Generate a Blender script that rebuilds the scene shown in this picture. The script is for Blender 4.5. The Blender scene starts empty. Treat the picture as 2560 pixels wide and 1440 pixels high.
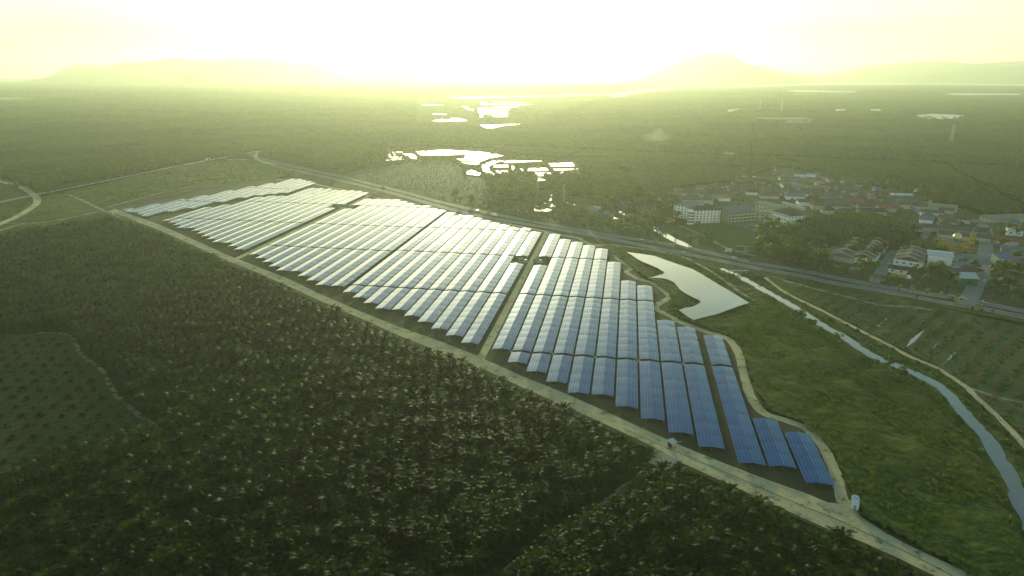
import bpy, bmesh, math, random
import numpy as np
from mathutils import Vector, Matrix
R = math.radians
random.seed(7)
rng = np.random.default_rng(11)
sc = bpy.context.scene

# ------------------------------------------------------------------ camera
CAM_H = 150.0
F_PX, HOR = 1631.0, 180.0                    # focal length and eye level measured in the 2560 px wide photograph
PITCH = math.atan((720 - HOR) / F_PX)
cam = bpy.data.objects.new('camera', bpy.data.cameras.new('camera'))
sc.collection.objects.link(cam)
cam.location = (0, 0, CAM_H)
cam.rotation_euler = (R(90) - PITCH, 0, 0)
cam.data.sensor_width = 36
cam.data.lens = 36 * F_PX / 2560
cam.data.clip_start = 1
cam.data.clip_end = 60000
sc.camera = cam

# ------------------------------------------------------------------ world, sun, exposure
SUN_EL, SUN_AZ = 6.3, -2.8                   # degrees; azimuth measured from +Y, negative = left
sd = Vector((math.sin(R(SUN_AZ)) * math.cos(R(SUN_EL)), math.cos(R(SUN_AZ)) * math.cos(R(SUN_EL)), math.sin(R(SUN_EL))))
w = bpy.data.worlds.new('World'); sc.world = w; w.use_nodes = True
nt = w.node_tree; nt.nodes.clear()
def N(t, **k):
    n = nt.nodes.new(t)
    for a, b in k.items(): setattr(n, a, b)
    return n
L = nt.links.new
out = N('ShaderNodeOutputWorld'); bg = N('ShaderNodeBackground')
sky = N('ShaderNodeTexSky', sky_type='NISHITA', sun_disc=False, sun_elevation=R(SUN_EL), sun_rotation=R(SUN_AZ), altitude=100, air_density=1.4, dust_density=3.0, ozone_density=1.0)
tint = N('ShaderNodeMix', data_type='RGBA', blend_type='MULTIPLY'); tint.inputs[0].default_value = 1
tint.inputs[7].default_value = (0.40, 0.44, 0.38, 1)
L(sky.outputs[0], tint.inputs[6])
# broad aureole of forward-scattered light round the low sun
geo = N('ShaderNodeTexCoord'); nrm = N('ShaderNodeVectorMath', operation='NORMALIZE'); L(geo.outputs['Generated'], nrm.inputs[0])
dot = N('ShaderNodeVectorMath', operation='DOT_PRODUCT'); L(nrm.outputs[0], dot.inputs[0]); dot.inputs[1].default_value = sd
mx = N('ShaderNodeMath', operation='MAXIMUM'); L(dot.outputs['Value'], mx.inputs[0]); mx.inputs[1].default_value = 0
def lobe(p, col, s):
    a = N('ShaderNodeMath', operation='POWER'); L(mx.outputs[0], a.inputs[0]); a.inputs[1].default_value = p
    b = N('ShaderNodeVectorMath', operation='SCALE'); b.inputs[0].default_value = Vector(col) * s; L(a.outputs[0], b.inputs['Scale'])
    return b.outputs[0]
def addv(a, b):
    n = N('ShaderNodeVectorMath', operation='ADD'); L(a, n.inputs[0]); L(b, n.inputs[1]); return n.outputs[0]
acc = addv(tint.outputs[2], lobe(70, (1.0, 1.0, 0.80), 22.0))
acc = addv(acc, lobe(32, (1.0, 0.99, 0.80), 14.0))
# zenith blue, horizon pale yellow
sep = N('ShaderNodeSeparateXYZ'); L(nrm.outputs[0], sep.inputs[0])
mr = N('ShaderNodeMapRange'); L(sep.outputs['Z'], mr.inputs[0]); mr.inputs[1].default_value = 0.0; mr.inputs[2].default_value = 0.75
ramp = N('ShaderNodeValToRGB'); L(mr.outputs[0], ramp.inputs[0])
e = ramp.color_ramp.elements
e[0].position = 0; e[0].color = (1.0, 0.97, 0.62, 1)
e[1].position = 1; e[1].color = (0.03, 0.12, 0.32, 1)
x = e.new(0.26); x.color = (1.5, 1.6, 1.25, 1)
x = e.new(0.36); x.color = (1.20, 1.45, 1.15, 1)
x = e.new(0.415); x.color = (0.62, 0.95, 0.92, 1)
x = e.new(0.48); x.color = (0.16, 0.50, 0.66, 1)
x = e.new(0.62); x.color = (0.045, 0.20, 0.42, 1)
sr = N('ShaderNodeVectorMath', operation='SCALE'); L(ramp.outputs[0], sr.inputs[0]); sr.inputs['Scale'].default_value = 8.6
mp = N('ShaderNodeMapping'); L(nrm.outputs[0], mp.inputs[0]); mp.inputs['Scale'].default_value = (2.2, 2.2, 16)
cn_ = N('ShaderNodeTexNoise'); L(mp.outputs[0], cn_.inputs['Vector']); cn_.inputs['Scale'].default_value = 2.0; cn_.inputs['Detail'].default_value = 6
cr_ = N('ShaderNodeMapRange'); L(cn_.outputs['Fac'], cr_.inputs[0]); cr_.inputs[1].default_value = .35; cr_.inputs[2].default_value = .7; cr_.inputs[3].default_value = 6.7; cr_.inputs[4].default_value = 9.0
L(cr_.outputs[0], sr.inputs['Scale'])
acc = addv(acc, sr.outputs[0])
acc = addv(acc, lobe(9000, (1.0, 1.0, 0.85), 400.0))
L(acc, bg.inputs[0]); bg.inputs[1].default_value = 0.12
L(bg.outputs[0], out.inputs[0])

sun = bpy.data.objects.new('sun', bpy.data.lights.new('sun', 'SUN'))
sc.collection.objects.link(sun)
sun.data.energy = 4.3; sun.data.angle = R(0.5); sun.data.color = (1.0, 0.98, 0.56)
sun.rotation_euler = (-sd).to_track_quat('-Z', 'Y').to_euler()
sc.view_settings.view_transform = 'Standard'; sc.view_settings.look = 'None'
sc.view_settings.exposure = 0.0; sc.view_settings.gamma = 1
sc.cycles.max_bounces = 5; sc.cycles.diffuse_bounces = 2; sc.cycles.glossy_bounces = 2
sc.cycles.transmission_bounces = 2; sc.cycles.volume_bounces = 1; sc.cycles.transparent_max_bounces = 4
sc.cycles.use_denoising = True

# ------------------------------------------------------------------ picture <-> ground
def G(px, py, z=0.0):
    a = (px - 1280) / F_PX; b = (py - 720) / F_PX
    dy = math.cos(PITCH) - b * math.sin(PITCH); dz = -math.sin(PITCH) - b * math.cos(PITCH)
    t = (z - CAM_H) / dz
    return Vector((a * t, dy * t, z))
def P(x, y, z=0):                            # world -> photo pixel, vectorised
    fwd = y * math.cos(PITCH) + (CAM_H - z) * math.sin(PITCH)
    up = y * math.sin(PITCH) - (CAM_H - z) * math.cos(PITCH)
    fwd = np.maximum(fwd, 1.0)
    return 1280 + F_PX * x / fwd, 720 - F_PX * up / fwd
def Z(ox, oy, s, pts): return [(ox + a / s, oy + b / s) for a, b in pts]
YAW = 0.1715                                 # heading of the panel rows
CY_, SY_ = math.cos(YAW), math.sin(YAW)
def A2W(X, Y, z=0): return Vector((CY_ * X + SY_ * Y, -SY_ * X + CY_ * Y, z))
def W2A(x, y): return CY_ * x - SY_ * y, SY_ * x + CY_ * y
def inside(px, py, poly):
    px = np.asarray(px, float); py = np.asarray(py, float); res = np.zeros(px.shape, bool)
    q = np.asarray(poly, float)
    m = (px >= q[:, 0].min()) & (px <= q[:, 0].max()) & (py >= q[:, 1].min()) & (py <= q[:, 1].max())
    if not m.any(): return res
    a, b = px[m], py[m]; c = np.zeros(a.shape, bool); n = len(q)
    for i in range(n):
        x1, y1 = q[i]; x2, y2 = q[(i + 1) % n]
        if y1 == y2: continue
        c ^= ((y1 > b) != (y2 > b)) & (a < (x2 - x1) * (b - y1) / (y2 - y1) + x1)
    res[m] = c
    return res
def vnoise(x, y, s, seed=0):                 # smooth value noise, vectorised
    x = np.asarray(x, float) / s; y = np.asarray(y, float) / s
    xi = np.floor(x).astype(np.int64); yi = np.floor(y).astype(np.int64); fx = x - xi; fy = y - yi
    fx = fx * fx * (3 - 2 * fx); fy = fy * fy * (3 - 2 * fy)
    def h(a, b):
        n = (a * 374761393 + b * 668265263 + seed * 144665) & 0x7fffffff
        n = ((n ^ (n >> 13)) * 1274126177) & 0x7fffffff
        return ((n ^ (n >> 16)) & 0xffff) / 65535.0
    return (h(xi, yi) * (1 - fx) + h(xi + 1, yi) * fx) * (1 - fy) + (h(xi, yi + 1) * (1 - fx) + h(xi + 1, yi + 1) * fx) * fy

# ------------------------------------------------------------------ materials
MAT = {}
def mat(name, col, rough=0.8, spec=0.5, metal=0.0, noise=None, bump=None, transl=0.0, emit=None):
    """noise=(scale, col2, detail) mixes a second colour over world position; bump=(scale, strength)"""
    m = bpy.data.materials.new(name); m.use_nodes = True; t = m.node_tree; b = t.nodes['Principled BSDF']
    b.inputs['Base Color'].default_value = (*col, 1); b.inputs['Roughness'].default_value = rough
    b.inputs['Specular IOR Level'].default_value = spec; b.inputs['Metallic'].default_value = metal
    pos = t.nodes.new('ShaderNodeNewGeometry')
    csock = None
    if noise:
        ns = noise if isinstance(noise, list) else [noise]
        cur = None
        for k, (s, c2, lo, hi) in enumerate(ns):
            nz = t.nodes.new('ShaderNodeTexNoise'); nz.inputs['Scale'].default_value = s; nz.inputs['Detail'].default_value = 5
            nz.inputs['Roughness'].default_value = 0.62
            t.links.new(pos.outputs['Position'], nz.inputs['Vector'])
            mr = t.nodes.new('ShaderNodeMapRange'); mr.inputs[1].default_value = lo; mr.inputs[2].default_value = hi
            t.links.new(nz.outputs['Fac'], mr.inputs[0])
            mx = t.nodes.new('ShaderNodeMix'); mx.data_type = 'RGBA'
            t.links.new(mr.outputs[0], mx.inputs[0])
            if cur is None: mx.inputs[6].default_value = (*col, 1)
            else: t.links.new(cur, mx.inputs[6])
            mx.inputs[7].default_value = (*c2, 1); cur = mx.outputs[2]
        t.links.new(cur, b.inputs['Base Color']); csock = cur
    if bump:
        nz = t.nodes.new('ShaderNodeTexNoise'); nz.inputs['Scale'].default_value = bump[0]; nz.inputs['Detail'].default_value = 4
        t.links.new(pos.outputs['Position'], nz.inputs['Vector'])
        bp = t.nodes.new('ShaderNodeBump'); bp.inputs['Distance'].default_value = bump[1]; bp.inputs['Strength'].default_value = 1.0
        t.links.new(nz.outputs['Fac'], bp.inputs['Height']); t.links.new(bp.outputs[0], b.inputs['Normal'])
    if transl:
        tr = t.nodes.new('ShaderNodeBsdfTranslucent'); tr.inputs[0].default_value = (col[0] * 1.6, col[1] * 1.7, col[2] * 0.8, 1)
        ms = t.nodes.new('ShaderNodeMixShader'); ms.inputs[0].default_value = transl
        t.links.new(b.outputs[0], ms.inputs[1]); t.links.new(tr.outputs[0], ms.inputs[2])
        t.links.new(ms.outputs[0], t.nodes['Material Output'].inputs[0])
    if emit:
        b.inputs['Emission Color'].default_value = (*emit[0], 1); b.inputs['Emission Strength'].default_value = emit[1]
    MAT[name] = m; return m
def foliage(name, col, col2, transl=0.35, rough=0.5, spec=0.35):
    """leaves: colour differs plant by plant (object random) and clump by clump"""
    m = mat(name, col, rough, spec); t = m.node_tree; b = t.nodes['Principled BSDF']
    oi = t.nodes.new('ShaderNodeObjectInfo'); pos = t.nodes.new('ShaderNodeNewGeometry')
    nz = t.nodes.new('ShaderNodeTexNoise'); nz.inputs['Scale'].default_value = 0.9 if name == 'palm_leaf' else 0.35; nz.inputs['Detail'].default_value = 3
    t.links.new(pos.outputs['Position'], nz.inputs['Vector'])
    n2 = t.nodes.new('ShaderNodeTexNoise'); n2.inputs['Scale'].default_value = 0.0045; n2.inputs['Detail'].default_value = 4; t.links.new(pos.outputs['Position'], n2.inputs['Vector'])
    m2 = t.nodes.new('ShaderNodeMapRange'); m2.inputs[1].default_value = .4; m2.inputs[2].default_value = .6; m2.inputs[3].default_value = -.35; m2.inputs[4].default_value = .45; t.links.new(n2.outputs['Fac'], m2.inputs[0])
    a0 = t.nodes.new('ShaderNodeMath'); a0.operation = 'ADD'; t.links.new(m2.outputs[0], a0.inputs[0]); t.links.new(nz.outputs['Fac'], a0.inputs[1])
    ad = t.nodes.new('ShaderNodeMath'); ad.operation = 'ADD'; t.links.new(oi.outputs['Random'], ad.inputs[0]); t.links.new(a0.outputs[0], ad.inputs[1])
    mr = t.nodes.new('ShaderNodeMapRange'); mr.inputs[1].default_value = 0.45; mr.inputs[2].default_value = 1.5; t.links.new(ad.outputs[0], mr.inputs[0])
    mx = t.nodes.new('ShaderNodeMix'); mx.data_type = 'RGBA'; t.links.new(mr.outputs[0], mx.inputs[0])
    mx.inputs[6].default_value = (*col, 1); mx.inputs[7].default_value = (*col2, 1)
    b.inputs['Specular Tint'].default_value = (0.6, 1.0, 0.25, 1)
    t.links.new(mx.outputs[2], b.inputs['Base Color'])
    tr = t.nodes.new('ShaderNodeBsdfTranslucent'); sc_ = t.nodes.new('ShaderNodeMix'); sc_.data_type = 'RGBA'; sc_.blend_type = 'MULTIPLY'; sc_.inputs[0].default_value = 1
    t.links.new(mx.outputs[2], sc_.inputs[6]); sc_.inputs[7].default_value = (2.1, 2.3, 0.7, 1); t.links.new(sc_.outputs[2], tr.inputs[0])
    ms = t.nodes.new('ShaderNodeMixShader'); ms.inputs[0].default_value = transl
    t.links.new(b.outputs[0], ms.inputs[1]); t.links.new(tr.outputs[0], ms.inputs[2]); t.links.new(ms.outputs[0], t.nodes['Material Output'].inputs[0])
    return m
mat('ground', (0.018, 0.026, 0.006), 0.95, 0.0, noise=[(0.012, (0.026, 0.030, 0.009), 0.4, 0.65), (0.15, (0.028, 0.05, 0.014), 0.45, 0.6)], bump=(0.25, 0.7))
mat('solar_ground', (0.085, 0.082, 0.030), 0.95, 0.1, noise=[(0.03, (0.075, 0.055, 0.026), 0.42, 0.62), (0.35, (0.055, 0.068, 0.020), 0.5, 0.66)], bump=(0.8, 0.25))
mat('gravel', (0.60, 0.50, 0.22), 0.95, 0.05, noise=[(0.05, (0.40, 0.36, 0.17), 0.42, 0.6), (0.9, (0.66, 0.56, 0.28), 0.5, 0.7), (0.2, (0.20, 0.19, 0.07), 0.56, 0.66)], bump=(1.5, 0.08))
mat('asphalt', (0.13, 0.13, 0.115), 0.8, 0.3, noise=[(0.1, (0.18, 0.18, 0.15), 0.4, 0.65)])
mat('street_surface', (0.26, 0.255, 0.20), 0.9, 0.1, noise=[(0.12, (0.18, 0.18, 0.14), 0.4, 0.65)])
mat('dirt_path', (0.34, 0.31, 0.18), 0.95, 0.1, noise=[(0.15, (0.09, 0.10, 0.035), 0.42, 0.6)])
mat('worn_path', (0.20, 0.17, 0.08), 0.95, 0.0, noise=[(0.2, (0.04, 0.05, 0.015), 0.45, 0.58)])
mat('concrete', (0.32, 0.32, 0.27), 0.85, 0.3, noise=[(0.3, (0.2, 0.2, 0.16), 0.4, 0.7)])
mat('drain', (0.035, 0.035, 0.022), 0.9, 0.2)
mat('meadow', (0.050, 0.085, 0.010), 0.9, 0.05, noise=[(0.045, (0.020, 0.045, 0.006), 0.47, 0.63), (0.018, (0.11, 0.115, 0.018), 0.42, 0.62), (0.09, (0.030, 0.062, 0.010), 0.5, 0.66), (0.5, (0.10, 0.12, 0.025), 0.52, 0.7)], bump=(0.22, 1.6))
mat('crop_field', (0.085, 0.085, 0.030), 0.9, 0.1, noise=[(0.04, (0.05, 0.085, 0.02), 0.42, 0.6), (0.4, (0.035, 0.06, 0.014), 0.5, 0.65)], bump=(0.4, 0.6))
def stripes(name, ang, period, width, col, wob=1.5):
    m = MAT[name]; t = m.node_tree; b = t.nodes['Principled BSDF']; cur = b.inputs['Base Color'].links[0].from_socket
    pos = t.nodes.new('ShaderNodeNewGeometry'); d = t.nodes.new('ShaderNodeVectorMath'); d.operation = 'DOT_PRODUCT'; t.links.new(pos.outputs['Position'], d.inputs[0]); d.inputs[1].default_value = (-math.sin(ang), math.cos(ang), 0)
    nz = t.nodes.new('ShaderNodeTexNoise'); nz.inputs['Scale'].default_value = .06; nz.inputs['Detail'].default_value = 4; t.links.new(pos.outputs['Position'], nz.inputs['Vector'])
    sc_ = t.nodes.new('ShaderNodeMath'); sc_.operation = 'MULTIPLY_ADD'; t.links.new(nz.outputs['Fac'], sc_.inputs[0]); sc_.inputs[1].default_value = wob * 4; t.links.new(d.outputs['Value'], sc_.inputs[2])
    pp = t.nodes.new('ShaderNodeMath'); pp.operation = 'PINGPONG'; t.links.new(sc_.outputs[0], pp.inputs[0]); pp.inputs[1].default_value = period / 2
    mr = t.nodes.new('ShaderNodeMapRange'); mr.inputs[1].default_value = width * .5; mr.inputs[2].default_value = width * .5 + period * .14; mr.inputs[3].default_value = .85; mr.inputs[4].default_value = 0; t.links.new(pp.outputs[0], mr.inputs[0])
    mx = t.nodes.new('ShaderNodeMix'); mx.data_type = 'RGBA'; t.links.new(mr.outputs[0], mx.inputs[0]); t.links.new(cur, mx.inputs[6]); mx.inputs[7].default_value = (*col, 1); t.links.new(mx.outputs[2], b.inputs['Base Color'])
mat('furrowed_field', (0.050, 0.110, 0.014), 0.9, 0.1, noise=[(0.05, (0.10, 0.13, 0.03), 0.42, 0.62), (0.3, (0.035, 0.065, 0.012), 0.5, 0.66)], bump=(0.4, 0.8)); stripes('furrowed_field', R(41), 9.5, 3.4, (0.090, 0.080, 0.030))
mat('young_field', (0.030, 0.066, 0.008), 0.9, 0.1, noise=[(0.03, (0.055, 0.060, 0.018), 0.42, 0.6), (0.3, (0.022, 0.040, 0.008), 0.5, 0.66)], bump=(0.5, 0.5)); stripes('young_field', R(30), 5.2, .9, (0.060, 0.062, 0.018), .6)
mat('sports_field', (0.045, 0.115, 0.020), 0.9, 0.1, noise=[(0.02, (0.065, 0.12, 0.024), 0.4, 0.6)])
mat('pale_field', (0.16, 0.22, 0.06), 0.9, 0.1, noise=[(0.01, (0.10, 0.16, 0.04), 0.4, 0.6)])
mat('water', (0.15, 0.15, 0.095), 0.05, 0.5, bump=(0.15, 0.014)); mat('river_water', (0.12, 0.12, 0.08), 0.38, 0.5)
for q in ('water', 'river_water'): MAT[q].node_tree.nodes['Principled BSDF'].inputs['IOR'].default_value = 1.85
mat('hill', (0.05, 0.07, 0.03), 0.95, 0.1, noise=[(0.004, (0.03, 0.05, 0.02), 0.4, 0.6)])
mat('white_wall', (0.80, 0.80, 0.75), 0.7, 0.3, noise=[(0.25, (0.68, 0.67, 0.6), 0.5, 0.75)])
mat('cream_wall', (0.50, 0.47, 0.34), 0.8, 0.3, noise=[(0.3, (0.36, 0.34, 0.24), 0.45, 0.7)])
mat('tan_wall', (0.26, 0.25, 0.18), 0.8, 0.3, noise=[(0.3, (0.19, 0.18, 0.13), 0.45, 0.7)])
mat('yellow_wall', (0.36, 0.27, 0.05), 0.7, 0.3, noise=[(0.5, (0.32, 0.22, 0.04), 0.5, 0.7)])
mat('gold', (0.62, 0.50, 0.18), 0.35, 0.6, metal=0.6)
mat('brown_roof', (0.10, 0.078, 0.055), 0.85, 0.1, noise=[(0.12, (0.16, 0.14, 0.11), 0.42, 0.65), (1.2, (0.07, 0.06, 0.045), 0.5, 0.7)])
mat('dark_roof', (0.06, 0.048, 0.036), 0.85, 0.1, noise=[(0.3, (0.09, 0.075, 0.055), 0.45, 0.7)])
mat('red_roof', (0.26, 0.085, 0.045), 0.85, 0.1, noise=[(0.4, (0.17, 0.07, 0.04), 0.45, 0.7)])
mat('orange_roof', (0.36, 0.17, 0.055), 0.85, 0.1, noise=[(0.4, (0.25, 0.13, 0.05), 0.45, 0.7)])
mat('grey_roof', (0.17, 0.19, 0.18), 0.85, 0.1, noise=[(0.2, (0.17, 0.19, 0.18), 0.45, 0.7)])
mat('olive_roof', (0.24, 0.26, 0.16), 0.85, 0.1, noise=[(0.2, (0.24, 0.26, 0.16), 0.45, 0.7)])
mat('blue_roof', (0.10, 0.145, 0.21), 0.85, 0.1, noise=[(0.3, (0.15, 0.20, 0.27), 0.45, 0.7)])
mat('white_roof', (0.50, 0.52, 0.46), 0.85, 0.1, noise=[(0.3, (0.5, 0.52, 0.46), 0.5, 0.7)])
mat('green_paint', (0.05, 0.14, 0.065), 0.8, 0.1)
mat('window_glass', (0.03, 0.04, 0.045), 0.15, 0.6)
mat('trim_white', (0.78, 0.77, 0.70), 0.6, 0.3)
mat('steel', (0.33, 0.34, 0.33), 0.45, 0.5, metal=0.5)
mat('dark_steel', (0.08, 0.085, 0.08), 0.6, 0.4, metal=0.3)
mat('rubber', (0.02, 0.02, 0.02), 0.85, 0.3)
mat('paint_white', (0.75, 0.76, 0.74), 0.25, 0.6)
mat('paint_silver', (0.40, 0.42, 0.42), 0.25, 0.6, metal=0.3)
mat('paint_dark', (0.03, 0.035, 0.04), 0.25, 0.6)
mat('paint_red', (0.35, 0.03, 0.025), 0.25, 0.6)
mat('road_paint', (0.7, 0.7, 0.64), 0.7, 0.3)
mat('bark', (0.075, 0.06, 0.04), 0.95, 0.1)
mat('palm_trunk', (0.028, 0.026, 0.014), 0.95, 0.1, bump=(3.0, 0.15))
mat('stone', (0.20, 0.18, 0.14), 0.8, 0.2, noise=[(0.5, (0.22, 0.20, 0.16), 0.4, 0.7)])
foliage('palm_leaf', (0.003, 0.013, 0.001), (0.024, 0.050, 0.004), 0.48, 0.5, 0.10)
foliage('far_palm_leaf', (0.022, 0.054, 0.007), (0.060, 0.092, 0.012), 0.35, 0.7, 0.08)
foliage('tree_leaf', (0.032, 0.058, 0.014), (0.065, 0.088, 0.020), 0.35)
foliage('yellow_leaf', (0.16, 0.17, 0.035), (0.24, 0.23, 0.05), 0.4)
foliage('bush_leaf', (0.034, 0.080, 0.010), (0.095, 0.115, 0.022), 0.35)

# photovoltaic glass: dark cells, pale frame gaps, drawn from UVs in metres
m = mat('panel', (0.02, 0.05, 0.13), 0.10, 0.5); t = m.node_tree; b = t.nodes['Principled BSDF']
b.inputs['IOR'].default_value = 1.58; b.inputs['Specular Tint'].default_value = (0.30, 0.68, 1.0, 1)
uv = t.nodes.new('ShaderNodeUVMap'); sp = t.nodes.new('ShaderNodeSeparateXYZ'); t.links.new(uv.outputs[0], sp.inputs[0])
def grid_line(sock, period, width, off=0.0):
    a = t.nodes.new('ShaderNodeMath'); a.operation = 'ADD'; t.links.new(sock, a.inputs[0]); a.inputs[1].default_value = off
    d = t.nodes.new('ShaderNodeMath'); d.operation = 'PINGPONG'; t.links.new(a.outputs[0], d.inputs[0]); d.inputs[1].default_value = period / 2
    l = t.nodes.new('ShaderNodeMath'); l.operation = 'LESS_THAN'; t.links.new(d.outputs[0], l.inputs[0]); l.inputs[1].default_value = width / 2
    return l.outputs[0]
def mixc(fac, a, bcol):
    mx = t.nodes.new('ShaderNodeMix'); mx.data_type = 'RGBA'; t.links.new(fac, mx.inputs[0])
    if isinstance(a, tuple): mx.inputs[6].default_value = (*a, 1)
    else: t.links.new(a, mx.inputs[6])
    mx.inputs[7].default_value = (*bcol, 1); return mx.outputs[2]
nz = t.nodes.new('ShaderNodeTexNoise'); nz.inputs['Scale'].default_value = 0.08; gp = t.nodes.new('ShaderNodeNewGeometry'); t.links.new(gp.outputs['Position'], nz.inputs['Vector'])
mr_ = t.nodes.new('ShaderNodeMapRange'); mr_.inputs[1].default_value = .35; mr_.inputs[2].default_value = .65; t.links.new(nz.outputs['Fac'], mr_.inputs[0])
c = mixc(mr_.outputs[0], (0.006, 0.040, 0.13), (0.012, 0.060, 0.17))
c = mixc(grid_line(sp.outputs['X'], 1.4, 0.06, 0.7), c, (0.26, 0.36, 0.44))
c = mixc(grid_line(sp.outputs['Y'], 1.0, 0.05), c, (0.06, 0.12, 0.22))
t.links.new(c, b.inputs['Base Color'])

# ------------------------------------------------------------------ object helpers
C = sc.collection
def prop(o, label=None, cat=None, group=None, kind=None):
    if label: o['label'] = label
    if cat: o['category'] = cat
    if group: o['group'] = group
    if kind: o['kind'] = kind
    return o
class MB:
    def __init__(s): s.v = []; s.f = []; s.uv = None
    def add(s, vs, fs, M=None):
        k = len(s.v)
        s.v += [tuple(M @ Vector(p)) if M is not None else tuple(p) for p in vs]
        s.f += [tuple(i + k for i in f) for f in fs]
    def box(s, x0, y0, z0, x1, y1, z1, M=None):
        s.add([(x0, y0, z0), (x1, y0, z0), (x1, y1, z0), (x0, y1, z0), (x0, y0, z1), (x1, y0, z1), (x1, y1, z1), (x0, y1, z1)],
              [(0, 3, 2, 1), (4, 5, 6, 7), (0, 1, 5, 4), (1, 2, 6, 5), (2, 3, 7, 6), (3, 0, 4, 7)], M)
    def tube(s, a, b_, r0, r1=None, n=6):
        r1 = r0 if r1 is None else r1
        a = Vector(a); b_ = Vector(b_); d = (b_ - a).normalized()
        u = d.orthogonal().normalized(); v = d.cross(u); vs = []
        for p, r in ((a, r0), (b_, r1)):
            for i in range(n):
                t_ = 2 * math.pi * i / n; vs.append(p + (u * math.cos(t_) + v * math.sin(t_)) * r)
        s.add(vs, [(i, (i + 1) % n, n + (i + 1) % n, n + i) for i in range(n)] + [tuple(range(n - 1, -1, -1)), tuple(range(n, 2 * n))])
    def lathe(s, prof, n=16, M=None):
        vs = []; fs = []
        for r, z in prof:
            for i in range(n): vs.append((r * math.cos(2 * math.pi * i / n), r * math.sin(2 * math.pi * i / n), z))
        for k in range(len(prof) - 1):
            for i in range(n): fs.append((k * n + i, k * n + (i + 1) % n, (k + 1) * n + (i + 1) % n, (k + 1) * n + i))
        s.add(vs, fs, M)
    def mesh(s, name, m):
        me = bpy.data.meshes.new(name); me.from_pydata(s.v, [], s.f)
        if s.uv is not None:
            ul = me.uv_layers.new(name='UVMap'); ul.data.foreach_set('uv', np.asarray(s.uv, np.float32).ravel())
        if m: me.materials.append(MAT[m])
        me.update(); return me
    def obj(s, name, m, parent=None, loc=(0, 0, 0), rz=0):
        return put(name, s.mesh(name, m), parent, loc, rz)
def put(name, me, parent=None, loc=(0, 0, 0), rz=0, scale=None):
    o = bpy.data.objects.new(name, me); C.objects.link(o); o.location = loc; o.rotation_euler = (0, 0, rz)
    if scale: o.scale = (scale,) * 3 if isinstance(scale, (int, float)) else scale
    if parent: o.parent = parent
    return o
def thing(name, label, cat, loc=(0, 0, 0), rz=0, group=None, scale=None):
    o = put(name, None, None, loc, rz, scale); o.empty_display_size = 1
    return prop(o, label, cat, group)
def poly_sheet(name, px, z, m, kind='structure', at=None):
    pts = [G(a, b, z) for a, b in px]
    mb = MB(); mb.add(pts, [tuple(range(len(pts)))]); me = mb.mesh(name, m)
    o = put(name, me)
    bm = bmesh.new(); bm.from_mesh(me); bm.faces.ensure_lookup_table()
    if bm.faces[0].normal.z < 0: bmesh.ops.reverse_faces(bm, faces=bm.faces[:])
    bmesh.ops.triangulate(bm, faces=bm.faces[:]); bm.to_mesh(me); bm.free()
    return prop(o, kind=kind)
def smooth(pts, n=4):
    out_ = []
    for i in range(len(pts) - 1):
        p0 = pts[max(i - 1, 0)]; p1 = pts[i]; p2 = pts[i + 1]; p3 = pts[min(i + 2, len(pts) - 1)]
        for k in range(n):
            t_ = k / n
            out_.append(0.5 * ((2 * p1) + (p2 - p0) * t_ + (2 * p0 - 5 * p1 + 4 * p2 - p3) * t_ * t_ + (3 * p1 - p0 - 3 * p2 + p3) * t_ ** 3))
    out_.append(pts[-1]); return out_
RIB = []                                      # world polylines with half-widths, to keep plants off them
def ribbon(name, px, width, z, m, world=False, jitter=0.0, mb=None, keep=True, off=0.0):
    pts = px if world else [G(a, b, 0) for a, b in px]
    pts = smooth(pts, 5); vs = []; n = len(pts)
    for i, p in enumerate(pts):
        d = (pts[min(i + 1, n - 1)] - pts[max(i - 1, 0)]); d.z = 0; d.normalize(); s = Vector((d.y, -d.x, 0))
        w1 = width / 2 * (1 + random.uniform(-jitter, jitter)); w2 = width / 2 * (1 + random.uniform(-jitter, jitter))
        a = p + s * (off + w1); b_ = p + s * (off - w2); vs += [(a.x, a.y, z), (b_.x, b_.y, z)]
    fs = [(2 * i, 2 * i + 2, 2 * i + 3, 2 * i + 1) for i in range(n - 1)]
    if keep: RIB.append((np.array([(p.x, p.y) for p in pts]), width / 2))
    if mb is not None: mb.add(vs, fs); return None
    k = MB(); k.add(vs, fs); me = k.mesh(name, m)
    o = put(name, me); 
    if me.polygons[0].normal.z < 0: me.flip_normals()
    return prop(o, kind='structure')

# ================================================================== THE SETTING
k = MB(); gx = np.linspace(-11000, 11000, 12); gy = np.linspace(-600, 13000, 9)
for j in gy:
    for i in gx: k.v.append((i, j, 0))
for j in range(len(gy) - 1):
    for i in range(len(gx) - 1):
        a = j * len(gx) + i; k.f.append((a, a + 1, a + 1 + len(gx), a + len(gx)))
prop(k.obj('ground', 'ground'), kind='structure')

SOLAR = [(262, 528), (300, 505), (480, 474), (700, 444), (748, 444), (860, 466), (960, 488), (1380, 571), (1450, 588), (1540, 622), (1592, 680), (1676, 735), (1668, 785), (1760, 818), (1850, 850), (1880, 960), (1915, 1025), (2010, 1060), (2085, 1135), (2150, 1290), (2330, 1385), (2480, 1470), (2390, 1470), (2200, 1388), (2060, 1325), (1700, 1165), (1640, 1130), (1400, 1022), (1190, 925), (900, 806), (640, 690), (400, 585), (270, 540)]
MEADOW = [(1592, 680), (1540, 640), (1500, 612), (1566, 622), (1711, 650), (1840, 690), (1900, 750), (2016, 815), (2110, 865), (2221, 925), (2346, 990), (2402, 1080), (2480, 1200), (2560, 1370), (2580, 1500), (2480, 1470), (2330, 1385), (2150, 1290), (2085, 1135), (2010, 1060), (1915, 1025), (1880, 960), (1850, 850), (1760, 818), (1668, 785), (1676, 735)]
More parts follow.
